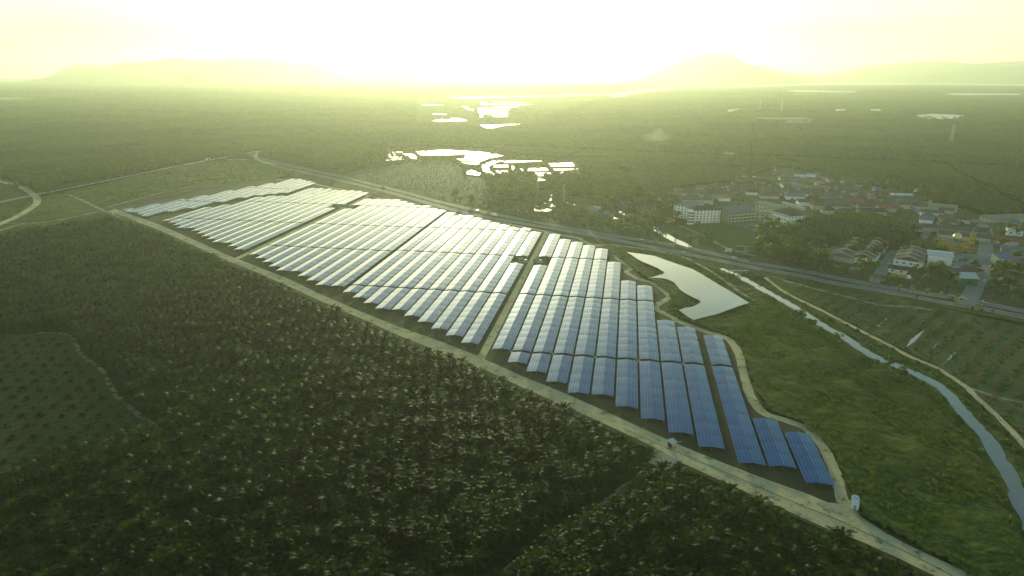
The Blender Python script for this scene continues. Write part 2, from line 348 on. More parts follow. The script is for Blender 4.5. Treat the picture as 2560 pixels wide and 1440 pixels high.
CROP = [(1900, 690), (1960, 690), (2130, 735), (2330, 765), (2560, 815), (2760, 860), (2760, 1300), (2560, 1085), (2440, 985), (2340, 912), (2221, 855), (2054, 770), (1950, 720)]
BANK = [(1780, 665), (1860, 690), (1960, 725), (2054, 773), (2221, 858), (2340, 915), (2440, 990), (2560, 1090), (2700, 1230), (2700, 1500), (2590, 1500), (2480, 1200), (2402, 1080), (2346, 990), (2221, 925), (2016, 815), (1880, 745), (1820, 695)]
YOUNG = [(-200, 830), (0, 838), (90, 833), (180, 838), (195, 880), (255, 925), (288, 985), (320, 1015), (400, 1072), (330, 1105), (240, 1135), (120, 1180), (0, 1225), (-200, 1300)]
SCRUB = [(-200, 640), (0, 603), (100, 585), (180, 572), (330, 548), (262, 528), (300, 505), (480, 474), (700, 444), (735, 440), (690, 420), (640, 400), (560, 400), (480, 410), (400, 428), (200, 472), (0, 515), (-200, 550)]
SCRUB2 = [(560, 402), (640, 402), (735, 436), (690, 444), (480, 474), (300, 500), (255, 520), (175, 490), (200, 478), (400, 430)]
SCRUB3 = [(100, 480), (200, 462), (400, 420), (480, 404), (600, 384), (620, 376), (400, 408), (200, 448), (95, 472)]
LEFTV = [(-200, 560), (-200, 430), (0, 445), (60, 462), (100, 490), (95, 515), (50, 545), (0, 565)]
TOWN = [(1560, 512), (1620, 488), (1700, 470), (1850, 455), (1940, 420), (2000, 425), (2060, 445), (2150, 465), (2250, 488), (2330, 508), (2400, 520), (2470, 545), (2560, 540), (2760, 560), (2760, 840), (2560, 790), (2400, 756), (2200, 716), (2060, 684), (1900, 655), (1750, 625), (1600, 592), (1560, 560)]
VILLAGE = [(1240, 505), (1300, 500), (1380, 480), (1440, 490), (1560, 512), (1600, 592), (1740, 625), (1560, 594), (1400, 566), (1300, 546), (1210, 530)]
CEMETERY = [(860, 437), (900, 425), (1000, 412), (1045, 400), (1110, 402), (1150, 412), (1160, 440), (1210, 445), (1225, 470), (1245, 505), (1215, 520), (1120, 503), (1000, 472), (900, 450)]
VERGE = [(640, 396), (700, 402), (760, 416), (900, 446), (1100, 498), (1200, 520), (1300, 541), (1400, 560), (1560, 590), (1740, 622), (1900, 655), (2060, 684), (2200, 712), (2400, 752), (2560, 786), (2760, 830), (2760, 850), (2560, 806), (2330, 765), (2130, 735), (1960, 700), (1840, 686), (1711, 650), (1566, 622), (1500, 612), (1380, 576), (1200, 548), (960, 492), (748, 448), (690, 424)]
GROVE = [(1985, 560), (2030, 548), (2100, 538), (2200, 552), (2300, 585), (2310, 630), (2260, 655), (2200, 652), (2080, 640), (2010, 640)]
WOODS = [[(1890, 600), (1930, 575), (2000, 600), (2020, 640), (2075, 655), (2085, 690), (2000, 672), (1900, 652)],
         [(655, 392), (680, 366), (760, 345), (900, 350), (970, 372), (930, 395), (1000, 400), (860, 432), (760, 414), (700, 402)],
         [(1212, 455), (1260, 445), (1330, 448), (1345, 470), (1320, 500), (1240, 505), (1225, 475)],
         [(1340, 450), (1480, 448), (1560, 470), (1640, 480), (1560, 510), (1440, 490), (1380, 470)]]
FIELD = [(1750, 569), (1830, 562), (1900, 590), (1910, 600), (1905, 628), (1860, 634), (1800, 622), (1728, 578)]
DRY = [(1830, 560), (1890, 545), (1990, 570), (1990, 590), (1910, 590)]
FLAT = [('solar_ground', SOLAR, .02, 'solar_field_ground'), ('young_field', YOUNG, .02, 'young_plantation_field'), ('furrowed_field', CROP, .02, 'crop_field'),
        ('meadow', BANK, .03, 'canal_bank'), ('meadow', VERGE, .035, 'road_verge'), ('crop_field', LEFTV, .02, 'field'),
        ('crop_field', TOWN, .02, 'town_ground'), ('crop_field', VILLAGE, .03, 'village_ground'), ('crop_field', CEMETERY, .03, 'cemetery_ground'),
        ('sports_field', FIELD, .06, 'sports_field'), ('dirt_path', DRY, .05, 'school_yard'),
        ('pale_field', [(1860, 300), (1900, 293), (2000, 293), (2080, 300), (2020, 306), (1900, 305)], 1.0, 'field'),
        ('pale_field', [(-80, 241), (90, 244), (130, 250), (60, 255), (-80, 255)], 1.0, 'field'),
        ('dirt_path', [(2098, 261), (2142, 261), (2128, 266), (2106, 266)], 1.0, 'field')]
for m_, px, z, nm in FLAT: poly_sheet(nm, px, z, m_)
def relief(name, px, step, hfun, m_, z0=0.03):
    w_ = np.array([G(a, b)[:2] for a, b in px]); x0, y0 = w_.min(0); x1, y1 = w_.max(0)
    nx = int((x1 - x0) / step) + 2; ny = int((y1 - y0) / step) + 2
    X, Y = np.meshgrid(x0 + np.arange(nx) * step, y0 + np.arange(ny) * step)
    ins = inside(X.ravel() + step / 2, Y.ravel() + step / 2, w_).reshape(X.shape)
    Zh = hfun(X, Y) + z0; idx = -np.ones(X.shape, int); k = MB(); cells = np.argwhere(ins[:-1, :-1])
    for j, i in cells:
        q = []
        for dj, di in ((0, 0), (0, 1), (1, 1), (1, 0)):
            a = (j + dj, i + di)
            if idx[a] < 0: idx[a] = len(k.v); k.v.append((X[a], Y[a], Zh[a]))
            q.append(idx[a])
        k.f.append(tuple(q))
    o = k.obj(name, m_); o.data.polygons.foreach_set('use_smooth', [True] * len(o.data.polygons)); return prop(o, kind='structure')
relief('meadow', MEADOW, 2.5, lambda x, y: 1.3 * vnoise(x, y, 14, 1) ** 2 + .8 * vnoise(x, y, 5, 2), 'meadow')
relief('scrub_field', SCRUB, 4, lambda x, y: .7 * vnoise(x, y, 8, 3), 'meadow')

ROAD_E = [(2108, 1262), (2100, 1225), (2090, 1190), (2065, 1130), (2018, 1073), (1960, 1050), (1905, 1030), (1875, 985), (1858, 930), (1845, 880), (1815, 845), (1760, 828), (1700, 805), (1680, 792), (1656, 781), (1640, 772), (1643, 762), (1661, 752), (1674, 742), (1666, 732), (1647, 716), (1628, 706), (1600, 699), (1576, 687), (1567, 679), (1579, 671), (1567, 661), (1548, 650), (1538, 635), (1529, 624), (1515, 618), (1472, 609), (1444, 595), (1402, 588), (1373, 581)]
ribbon('perimeter_track', ROAD_E, 4.6, .06, 'gravel', jitter=.12)
ribbon('perimeter_road', [(1380, 581), (1340, 574), (1280, 562), (1200, 547), (1100, 527), (1000, 506), (930, 491), (860, 475), (800, 463), (745, 450), (690, 450)], 4.5, .06, 'gravel')
poly_sheet('gravel_road', [(262, 520), (285, 520), (330, 537), (400, 562), (480, 597), (560, 634), (640, 665), (720, 696), (800, 735), (900, 778), (1000, 818), (1100, 853), (1180, 884), (1300, 938), (1400, 978), (1500, 1022), (1600, 1068), (1700, 1113), (1811, 1158), (1912, 1197), (2012, 1232), (2070, 1256), (2095, 1258), (2125, 1250), (2150, 1290), (2210, 1330), (2270, 1362), (2350, 1400), (2420, 1430), (2500, 1470),
                           (2400, 1470), (2300, 1422), (2240, 1392), (2150, 1352), (2060, 1318), (1980, 1282), (1900, 1246), (1800, 1200), (1700, 1155), (1640, 1120), (1560, 1082), (1500, 1054), (1400, 1010), (1300, 966), (1180, 909), (1100, 879), (1000, 840), (900, 795), (800, 752), (720, 715), (640, 680), (560, 648), (480, 612), (400, 576), (330, 550), (262, 532)], .05, 'gravel')
poly_sheet('access_path', [(1640, 1118), (1700, 1150), (1690, 1170), (1650, 1165), (1600, 1200), (1590, 1190), (1625, 1150)], .045, 'dirt_path')
ribbon('drain', [(1560, 1072), (1640, 1108), (1723, 1143), (1811, 1180), (1906, 1221), (2000, 1262), (2082, 1295), (2160, 1330), (2237, 1367), (2320, 1408), (2400, 1450)], .35, .07, 'drain', keep=False)
ribbon('drain_wall', [(1722, 1146), (1811, 1184), (1906, 1225), (2000, 1266), (2082, 1299), (2160, 1334), (2237, 1371)], .22, .12, 'concrete', keep=False)
ribbon('plantation_path', [(1650, 1160), (1600, 1195), (1560, 1220), (1480, 1285), (1400, 1342), (1300, 1402), (1200, 1470), (1100, 1540)], 2.8, .05, 'worn_path', jitter=.4)
ribbon('field_path', [(90, 833), (140, 832), (178, 840), (190, 862), (200, 885), (222, 903), (255, 925), (275, 960), (288, 985), (320, 1015), (370, 1052), (402, 1075)], 2.4, .06, 'worn_path', jitter=.45)
def road_ar(name, X, Y0, Y1, wd, m_, z=.07):
    return ribbon(name, [A2W(X, Y0), A2W(X, (Y0 + Y1) / 2), A2W(X, Y1)], wd, z, m_, world=True)
road_ar('gravel_road', -73.2, 306, 628, 4.6, 'gravel'); road_ar('gravel_road', -320.3, 474, 806, 5.2, 'gravel')
HW1 = [(560, 376), (610, 384), (660, 397), (700, 409), (760, 422), (850, 441), (900, 453), (1000, 478), (1100, 505), (1200, 528), (1300, 548), (1400, 566), (1530, 589), (1630, 604), (1730, 622), (1880, 656), (1963, 670), (2047, 685), (2102, 697), (2200, 715), (2307, 733), (2383, 745), (2460, 759), (2551, 776), (2700, 806)]
HW2 = [(590, 398), (640, 402), (700, 418), (760, 431), (850, 451), (900, 463), (1000, 488), (1100, 516), (1200, 540), (1300, 558), (1380, 571), (1480, 588), (1580, 608), (1680, 628), (1780, 648), (1880, 668), (1963, 683), (2019, 693), (2074, 706), (2144, 717), (2220, 729), (2276, 741), (2353, 755), (2444, 770), (2560, 792), (2700, 822)]
ribbon('highway', HW1, 8.5, .09, 'asphalt'); ribbon('highway', HW2, 8.5, .09, 'asphalt')
mk = MB()
for hw in (HW1, HW2):
    for o_ in (-3.9, 3.9): ribbon('', hw, .22, .11, '', mb=mk, keep=False, off=o_)
prop(mk.obj('road_markings', 'road_paint'), kind='structure')
LH = [(-150, 538), (0, 507), (70, 492), (140, 478), (200, 466), (300, 446), (400, 425), (480, 409), (560, 395), (620, 384), (665, 375), (700, 367)]
ribbon('highway', LH, 13, .8, 'asphalt'); mk = MB(); ribbon('', LH, 2.4, .85, '', mb=mk, keep=False); prop(mk.obj('highway_median', 'gravel'), kind='structure')
ribbon('ramp_road', [(-60, 590), (0, 562), (40, 545), (75, 524), (93, 508), (88, 492), (62, 474), (30, 463), (-10, 452)], 8, .9, 'gravel')
ribbon('ramp_road', [(655, 377), (640, 387), (645, 400), (690, 412)], 8, .10, 'gravel')
ribbon('ramp_road', [(560, 400), (600, 398), (660, 404)], 8, .12, 'gravel')
ribbon('road', [(740, 343), (800, 330), (850, 320), (885, 314)], 9, .4, 'gravel')
ribbon('field_path', [(175, 489), (200, 500), (222, 510), (250, 524), (300, 545)], 4, .8, 'dirt_path')
ribbon('field_path', [(-60, 560), (0, 560), (60, 560), (120, 556), (200, 541), (245, 530)], 3.5, .8, 'dirt_path', jitter=.3)
ribbon('field_path', [(-40, 600), (0, 578), (60, 560)], 4.5, .82, 'dirt_path', jitter=.2)
ribbon('field_path', [(-60, 600), (60, 583), (140, 574), (220, 563), (290, 550)], 3, .8, 'dirt_path', jitter=.3)
ribbon('field_path', [(0, 607), (60, 588), (160, 568)], 2.5, .84, 'dirt_path', jitter=.3)
ribbon('farm_ditch', [(190, 549), (262, 528), (300, 514), (400, 494), (480, 478), (600, 458), (700, 440), (738, 436)], 11, .75, 'drain')
ribbon('farm_ditch', [(740, 440), (860, 465), (960, 486), (1080, 510), (1200, 541), (1300, 560), (1400, 580), (1500, 602), (1580, 618)], 7, .07, 'drain')
ribbon('field_path', [(255, 524), (340, 500), (480, 467), (600, 450)], 3, .85, 'dirt_path', jitter=.3)
ribbon('canal_track', [(1913, 694), (1933, 710), (1963, 731), (1991, 746), (2054, 776), (2138, 820), (2221, 862), (2277, 893), (2332, 915), (2374, 940), (2416, 968), (2443, 995), (2493, 1040), (2560, 1112), (2640, 1200)], 3.0, .07, 'gravel', jitter=.2)
ribbon('canal_track', [(2416, 968), (2450, 978), (2500, 995), (2580, 1010)], 2.5, .065, 'dirt_path', jitter=.3)
ribbon('field_path', [(1913, 694), (1930, 692), (1963, 702), (2000, 712), (2060, 728), (2130, 745), (2200, 762), (2280, 768), (2330, 775)], 2.4, .06, 'dirt_path', jitter=.3)
ribbon('field_path', [(1470, 616), (1520, 617), (1566, 622), (1640, 632), (1700, 646), (1750, 668), (1800, 700), (1850, 738), (1885, 758)], 3, 2.0, 'dirt_path', jitter=.35)
ribbon('avenue', [(2412, 762), (2429, 736), (2440, 713), (2451, 690), (2460, 652), (2466, 606), (2464, 575), (2452, 560), (2430, 548)], 11, .12, 'street_surface')
ribbon('street', [(2190, 726), (2230, 735), (2300, 747), (2380, 760)], 5, .13, 'street_surface')
poly_sheet('car_park', Z(2200, 560, 6.544, [(1080, 470), (1640, 490), (1650, 560), (1560, 760), (1180, 760), (1160, 560)]), .10, 'street_surface')
ribbon('street', [(2190, 700), (2215, 662), (2238, 626)], 9, .10, 'street_surface'); ribbon('street', [(2058, 650), (2075, 630), (2092, 616)], 7, .10, 'street_surface')
ribbon('street', [(2070, 660), (2110, 668), (2150, 672)], 6, .13, 'street_surface')
ribbon('street', [(1700, 565), (1760, 590), (1800, 612), (1840, 628), (1890, 640)], 4, .10, 'dirt_path')
ribbon('street', [(2300, 600), (2325, 570), (2310, 540), (2275, 520), (2200, 495), (2100, 470)], 7, .10, 'street_surface')
ribbon('street', [(1930, 530), (2010, 555), (2110, 540), (2180, 545), (2280, 575)], 6, .11, 'street_surface')
ribbon('road', [(1910, 345), (1960, 336), (2020, 326), (2060, 318)], 8, .6, 'dirt_path')

# water
def water(px, z=.12, name='water', m_='water'): WP.append(px); return poly_sheet(name, px, z, m_)
WP = []
BIGPOND = [(1566, 630), (1600, 634), (1637, 640), (1676, 654), (1711, 666), (1730, 672), (1754, 685), (1793, 709), (1832, 732), (1873, 757), (1842, 767), (1793, 785), (1760, 793), (1734, 800), (1721, 793), (1697, 775), (1715, 769), (1730, 767), (1745, 760), (1752, 756), (1748, 750), (1734, 744), (1711, 732), (1700, 724), (1692, 714), (1684, 705), (1666, 697), (1640, 694), (1623, 695), (1640, 690), (1655, 686), (1662, 681), (1644, 670), (1625, 662), (1610, 656), (1594, 648), (1580, 638)]
water(BIGPOND, 2.05)
CANAL = [(1800, 672), (1830, 683), (1860, 698), (1888, 713), (1916, 729), (1971, 759), (2016, 787), (2054, 812), (2110, 843), (2166, 882), (2221, 907), (2263, 923), (2304, 943), (2346, 965), (2376, 990), (2402, 1023), (2440, 1065), (2469, 1098), (2504, 1158), (2539, 1221), (2560, 1274), (2600, 1360)]
cn = ribbon('canal', CANAL, 6.0, .12, 'water', jitter=.22)
for q in [[(130, 180), (400, 185), (420, 207), (180, 210)], [(190, 215), (440, 212), (470, 235), (200, 235)], [(250, 242), (470, 240), (500, 250), (270, 262)], [(440, 185), (560, 183), (600, 210), (490, 210)], [(510, 215), (610, 215), (600, 248), (540, 240)], [(240, 170), (450, 165), (460, 178), (300, 180)], [(580, 160), (760, 150), (900, 140), (1000, 150), (1370, 178), (1390, 185), (1010, 200), (900, 205), (640, 205)], [(900, 125), (1050, 125), (1000, 138)], [(1000, 140), (1180, 130), (1260, 140), (1200, 155)], [(1280, 150), (1400, 150), (1380, 160)], [(1110, 210), (1440, 190), (1530, 208), (1400, 232), (1100, 228)], [(1010, 240), (1150, 235), (1370, 240), (1280, 268), (1070, 265)], [(1060, 272), (1270, 280), (1250, 305), (1120, 295)], [(1290, 330), (1300, 290), (1400, 250), (1540, 230), (1530, 245), (1440, 275), (1360, 320), (1370, 370), (1440, 420), (1570, 495), (1560, 505), (1420, 440), (1300, 370)], [(1480, 285), (1560, 255), (1940, 262), (1940, 268), (1600, 285)], [(1420, 305), (1570, 300), (1575, 335), (1400, 335)], [(1410, 360), (1560, 358), (1575, 395), (1460, 400)], [(1600, 300), (1630, 305), (1650, 380), (1760, 480), (1740, 485), (1610, 360)], [(1510, 430), (1610, 425), (1670, 485), (1600, 480)], [(1680, 340), (1990, 330), (2000, 370), (1720, 380)], [(1715, 390), (2020, 380), (2040, 425), (1760, 432)], [(1790, 445), (2060, 432), (2090, 460), (1960, 475), (1870, 480)], [(1985, 285), (2250, 272), (2290, 325), (2020, 330)], [(2035, 345), (2310, 338), (2330, 358), (2060, 370)], [(2065, 380), (2350, 368), (2380, 405), (2100, 418)], [(1090, 385), (1180, 350), (1280, 395), (1260, 420), (1140, 410)],
          [(1640, 770), (1700, 730), (1760, 740), (1730, 800), (1660, 795)], [(1860, 715), (1930, 700), (2120, 735), (2090, 770)], [(1830, 740), (1870, 735), (2060, 785), (2010, 805), (1850, 800)], [(1980, 690), (2020, 650), (2060, 690)], [(2100, 690), (2290, 700), (2320, 730), (2200, 740)], [(1740, 555), (1800, 560), (1880, 590), (1870, 600), (1770, 570)], [(1940, 595), (2040, 625), (2030, 640), (1930, 610)]]:
    cxq, cyq = sum(u[0] for u in q) / len(q), sum(u[1] for u in q) / len(q); big = max(u[0] for u in q) - min(u[0] for u in q) < 420
    water(Z(900, 340, 4.235, [(cxq + (u - cxq) * .97, cyq + (v - cyq) * .86) for u, v in q] if big else q), .35)
for q in [[(940, 510), (1040, 520), (1190, 570), (1180, 620), (1060, 580)], [(820, 640), (900, 600), (1040, 660), (1010, 690), (840, 680)], [(1380, 700), (1470, 710), (1650, 800), (1620, 820), (1500, 750)], [(1640, 840), (1760, 880), (1860, 940), (2000, 1000), (2110, 1070), (2080, 1085), (1880, 1020), (1750, 950), (1640, 890), (1480, 790), (1460, 770)]]:
    water(Z(1380, 440, 6, q), .3)
for q in [[(810, 590), (905, 600), (905, 640), (810, 640)], [(1010, 585), (1560, 612), (1400, 622), (1000, 618)], [(960, 628), (1620, 635), (1500, 648), (800, 650)], [(770, 690), (1400, 655), (1310, 685), (780, 705)], [(780, 715), (1250, 700), (1215, 728), (780, 732)], [(780, 745), (1210, 738), (1210, 758), (790, 764)], [(800, 775), (1210, 768), (1210, 788), (1050, 794)], [(920, 800), (1210, 796), (1200, 820), (1050, 825)], [(800, 785), (850, 800), (840, 830), (810, 825)], [(540, 650), (630, 655), (660, 700), (715, 720), (710, 745), (620, 720)], [(-40, 640), (150, 635), (310, 645), (180, 655), (-40, 655)], [(120, 765), (340, 775), (320, 790), (120, 785)], [(110, 880), (230, 845), (370, 850), (400, 820), (510, 825), (640, 875), (590, 885), (360, 895), (200, 900)], [(820, 925), (1430, 905), (1300, 930), (1140, 950), (980, 1000), (900, 995), (830, 950)], [(950, 1160), (1200, 1145), (1210, 1160), (1060, 1175)], [(1150, 1245), (1230, 1240), (1200, 1255)], [(1300, 1225), (1420, 1218), (1540, 1230), (1440, 1242)], [(1270, 1245), (1370, 1245), (1320, 1255)]]:
    cyq = sum(v for u, v in q) / len(q); water(Z(1060, 150, 5.76, [(u, cyq + (v - cyq) * .72) for u, v in q]), 1.5)
RIVER = [(1120, 244), (1250, 240), (1380, 238), (1414, 236), (1520, 234), (1564, 229), (1622, 221), (1719, 215), (1852, 210), (2000, 207.5), (2300, 207), (2560, 211), (2760, 212), (2760, 216), (2560, 214.5), (2300, 211), (2000, 213.5), (1852, 217), (1719, 219), (1646, 226), (1564, 237), (1562, 241), (1530, 244), (1523, 238), (1450, 240), (1380, 242), (1250, 243), (1150, 246)]
water(RIVER, 3.0, 'river', 'river_water'); water([(1300, 200), (1472, 203.5), (1600, 206), (1600, 208), (1472, 206.5), (1300, 203.5)], 3.0, 'river', 'river_water')
for q in [[(2286, 288), (2330, 284), (2420, 288), (2400, 297), (2350, 299), (2300, 295)], [(1890, 226), (2020, 226), (2120, 228), (2180, 230), (2120, 231), (2000, 229)], [(2340, 233), (2560, 234), (2560, 237), (2400, 238)], [(2170, 273), (2205, 272), (2207, 277), (2175, 277)], [(1810, 276), (1850, 271), (1852, 273), (1825, 279)], [(2080, 274), (2120, 272), (2120, 276), (2085, 278)]]:
    water(q, 1.5, 'water', 'river_water')
for q in [[(1202, 632), (1260, 580), (1335, 525), (1210, 636)], [(1457, 824), (1500, 750), (1628, 660), (1540, 770)], [(1770, 996), (1830, 920), (1952, 812), (1880, 910)], [(1665, 862), (1770, 755), (1720, 815)], [(1590, 1046), (1710, 1048), (1650, 1056)]]:
    poly_sheet('water', Z(1860, 640, 3.6, q), .09, 'water')

# mountains beyond the plain
def range_(name, prof, D, depth, seed):
    xs = np.arange(prof[0][0], prof[-1][0] + 1, 7.0); ys = np.interp(xs, [p[0] for p in prof], [p[1] for p in prof])
    k = MB(); nr = 14; n = len(xs)
    for j in range(nr + 1):
        t_ = j / nr; prof_ = math.sin(math.pi * t_) ** 0.9
        for i in range(n):
            v = G(xs[i], 900); d = D + (t_ - .5) * depth
            bx = (xs[i] - 1280) / F_PX; bb = (ys[i] - 720) / F_PX
            dy = math.cos(PITCH) - bb * math.sin(PITCH); dz = -math.sin(PITCH) - bb * math.cos(PITCH)
            top = max(CAM_H + D * dz / dy, 4.0)
            X = bx / dy * D
            h = top * prof_ * (1 - .32 * (1 - prof_) * 2 * float(vnoise(X, d, 420, seed))) + (10 * float(vnoise(X, d, 160, seed + 1)) * prof_)
            k.v.append((X * d / D, d, h - 2))
    for j in range(nr):
        for i in range(n - 1):
            a = j * n + i; k.f.append((a, a + 1, a + 1 + n, a + n))
    o = k.obj(name, 'hill'); o.data.polygons.foreach_set('use_smooth', [True] * len(o.data.polygons)); prop(o, kind='structure')
range_('mountains', [(60, 203), (100, 198), (130, 190), (165, 170), (200, 161), (240, 167), (270, 165), (320, 153), (345, 157), (400, 151), (440, 144), (480, 151), (560, 149), (620, 147), (700, 152), (780, 160), (840, 182), (900, 203)], 9800, 2200, 3)
range_('mountain', [(840, 204), (900, 182), (950, 165), (1000, 149), (1030, 144), (1060, 154), (1100, 175), (1160, 204)], 11000, 1500, 5)
range_('mountain', [(1560, 206), (1600, 196), (1640, 183), (1700, 156), (1720, 149), (1755, 136), (1820, 134), (1842, 146), (1870, 162), (1900, 174), (1950, 190), (2010, 205)], 9800, 2000, 9)
range_('mountain', [(1800, 205), (1870, 170), (1900, 163), (1930, 175), (1980, 184), (2060, 190), (2120, 205)], 11300, 1200, 10)
range_('mountains', [(1960, 205), (2050, 189), (2120, 180), (2180, 165), (2230, 161), (2310, 153), (2380, 154), (2440, 160), (2490, 157), (2560, 152), (2700, 160)], 11000, 1800, 12)
range_('mountains', [(2240, 205), (2300, 190), (2400, 178), (2480, 168), (2560, 165), (2700, 150)], 9900, 1200, 14)
range_('hills', [(-200, 200), (100, 197), (500, 196), (900, 197), (1300, 196), (1700, 195), (2100, 196), (2700, 195)], 12100, 900, 15)

# haze: one closed box of pale air round everything
hz = MB(); hz.box(-12500, -1500, -3, 12500, 14500, 470); h_ = hz.obj('haze', None); prop(h_, kind='stuff')
hm = bpy.data.materials.new('haze'); hm.use_nodes = True; hm.node_tree.nodes.clear()
vo = hm.node_tree.nodes.new('ShaderNodeVolumePrincipled'); mo = hm.node_tree.nodes.new('ShaderNodeOutputMaterial')
vo.inputs['Color'].default_value = (0.93, 1.0, 0.78, 1); vo.inputs['Density'].default_value = 0.000108; vo.inputs['Anisotropy'].default_value = 0.62
hm.node_tree.links.new(vo.outputs[0], mo.inputs['Volume']); h_.data.materials.append(hm); MAT['haze'] = hm

# ================================================================== SOLAR FIELD
ORD = ['', 'first', 'second', 'third', 'fourth', 'fifth', 'sixth', 'seventh', 'eighth', 'ninth', 'tenth', 'eleventh', 'twelfth', 'thirteenth']
TIER = ['nearest', 'second', 'third', 'fourth', 'fifth', 'sixth']
TAB = 9.8
BLOCKS = {   # X of first row, pitch, aisles, rows [(bottom, top, gap)], words
 'right-hand block': (-69.5, 11.68, [331, 429.8, 528.5], [(331, 611, (503, 528.5)), (316, 592.5), (306.5, 584), (296.5, 574), (286.5, 564), (286.5, 522.5), (276.5, 473), (267, 463.5), (257, 394), (247.5, 384.5)]),
 'right end': (50.2, 11.6, [331], [(238, 373.5), (238, 276), (228.5, 266)]),
 'middle block': (-194.3, 11.7, [428.5, 527.5, 618.5], [(412.3, 693.5), (402.5, 682.5), (393, 681.6), (384, 671), (384, 660), (374.5, 650), (365.5, 641.6), (356, 632.3), (347, 632), (337.6, 623.4, (505, 527.5))]),
 'centre-left block': (-315.3, 11.83, [524.5, 615.3, 714.2], [(493.7, 755.4, (695, 714.2)), (483.6, 756), (473.8, 757), (463.2, 757.6), (453.5, 748.1), (453.6, 737.8), (443, 726.7), (433.4, 726.7), (424.4, 713), (424.4, 705.3)]),
 'left block': (-478.0, 11.72, [615.5, 715.7], [(601, 674), (593.5, 691.7), (584, 745), (573.5, 755), (574.7, 757), (565, 817), (555.6, 817), (546, 817), (536.4, 809), (527.3, 809), (526.5, 809), (516, 806), (506.2, 797.5, (695, 715.7))]),
 'far corner block': (-563.5, 11.2, [705.2, 805], [(642, 653.5), (634, 684), (634, 716), (625, 744), (617, 783), (645, 817), (665, 846), (706, 887), (736, 887), (755, 878), (767, 871), (777, 859)]),
}
RSK = random.Random(5)
def panel_row(X, wd, Y0, Y1, label, group):
    L_ = Y1 - Y0; nt_ = max(1, round(L_ / TAB)); tl = L_ / nt_
    t = thing('solar_panel_row', label, 'solar panels', A2W(X + wd / 2, Y0), -YAW, group)
    half = wd / 2 - 0.55; drop = 0.70; top = 2.15
    for sgn in (-1, 1):
        k = MB(); k.uv = []
        for j in range(nt_):
            y0 = j * tl + .06; y1 = (j + 1) * tl - .06; dz = RSK.uniform(-.02, .02); tw = RSK.gauss(0, .0045); sag = .035
            hs = []
            for q in range(4):                                   # a shallow arch along each table
                f_ = q / 3; y = y0 + (y1 - y0) * f_; zz = dz + sag * math.sin(math.pi * f_) + tw * (f_ - .5) * tl * .6
                hs.append((y, zz))
            for q in range(3):
                (ya, za), (yb, zb) = hs[q], hs[q + 1]; b0 = len(k.v)
                for y, zz in ((ya, za), (yb, zb)):
                    k.v += [(sgn * .03, y, top + zz), (sgn * half, y, top - drop + zz), (sgn * half, y, top - drop + zz - .06), (sgn * .03, y, top + zz - .06)]
                fs = [(0, 1, 5, 4), (1, 2, 6, 5), (2, 3, 7, 6), (3, 0, 4, 7)]
                if q == 0: fs.append((0, 3, 2, 1))
                if q == 2: fs.append((4, 5, 6, 7))
                if sgn > 0: fs = [tuple(reversed(f)) if len(fs) else f for f in fs]
                for f in fs:
                    f2 = tuple(b0 + i for i in f); k.f.append(f2)
                    for i in f2:
                        v = k.v[i]; k.uv.append((abs(v[0]), v[1] - y0))
        o = k.obj('panel_slope', 'panel', t); me = o.data
        bm = bmesh.new(); bm.from_mesh(me); bmesh.ops.recalc_face_normals(bm, faces=bm.faces[:]); bm.to_mesh(me); bm.free()
    k = MB()
    for j in range(nt_ + 1):
        y = min(j * tl + .3, L_ - .3)
        for xx, zt in ((-half + .5, top - drop), (0, top - .12), (half - .5, top - drop)): k.box(xx - .07, y - .07, 0, xx + .07, y + .07, zt)
    for xx, zz in ((-half + .5, top - drop - .05), (half - .5, top - drop - .05), (0, top - .2)): k.box(xx - .06, .2, zz - .12, xx + .06, L_ - .2, zz)
    k.obj('support_frame', 'steel', t)
    return t
ROWS = []
for bname, (X0, pitch, aisles, rows) in BLOCKS.items():
    for i, r in enumerate(rows):
        lo, hi = r[0], r[1]; cuts = [lo] + [a for a in aisles if lo + 3 < a < hi - 3] + [hi]; segs = []
        for a, b in zip(cuts[:-1], cuts[1:]):
            a2 = a + 1.25 if a in aisles else a; b2 = b - 1.25 if b in aisles else b
            if len(r) > 2 and abs(b - r[2][1]) < 1: b2 = r[2][0]
            if b2 - a2 > 4: segs.append((a2, b2))
        for q, (a, b) in enumerate(segs):
            pos = f'{ORD[i + 1]} from left' if i < 7 else f'{ORD[len(rows) - i]} from right' if i < len(rows) - 1 else 'rightmost'
            if i == 0: pos = 'leftmost'
            tr = 'whole length' if len(segs) == 1 else (['nearest the palms', 'second tier', 'third tier', 'fourth tier', 'fifth tier'][q])
            ROWS.append(panel_row(X0 + pitch * i, pitch, a, b, f'solar panel row, {bname} of the field, {pos}, {tr}', f'solar panel rows in the {bname}'))

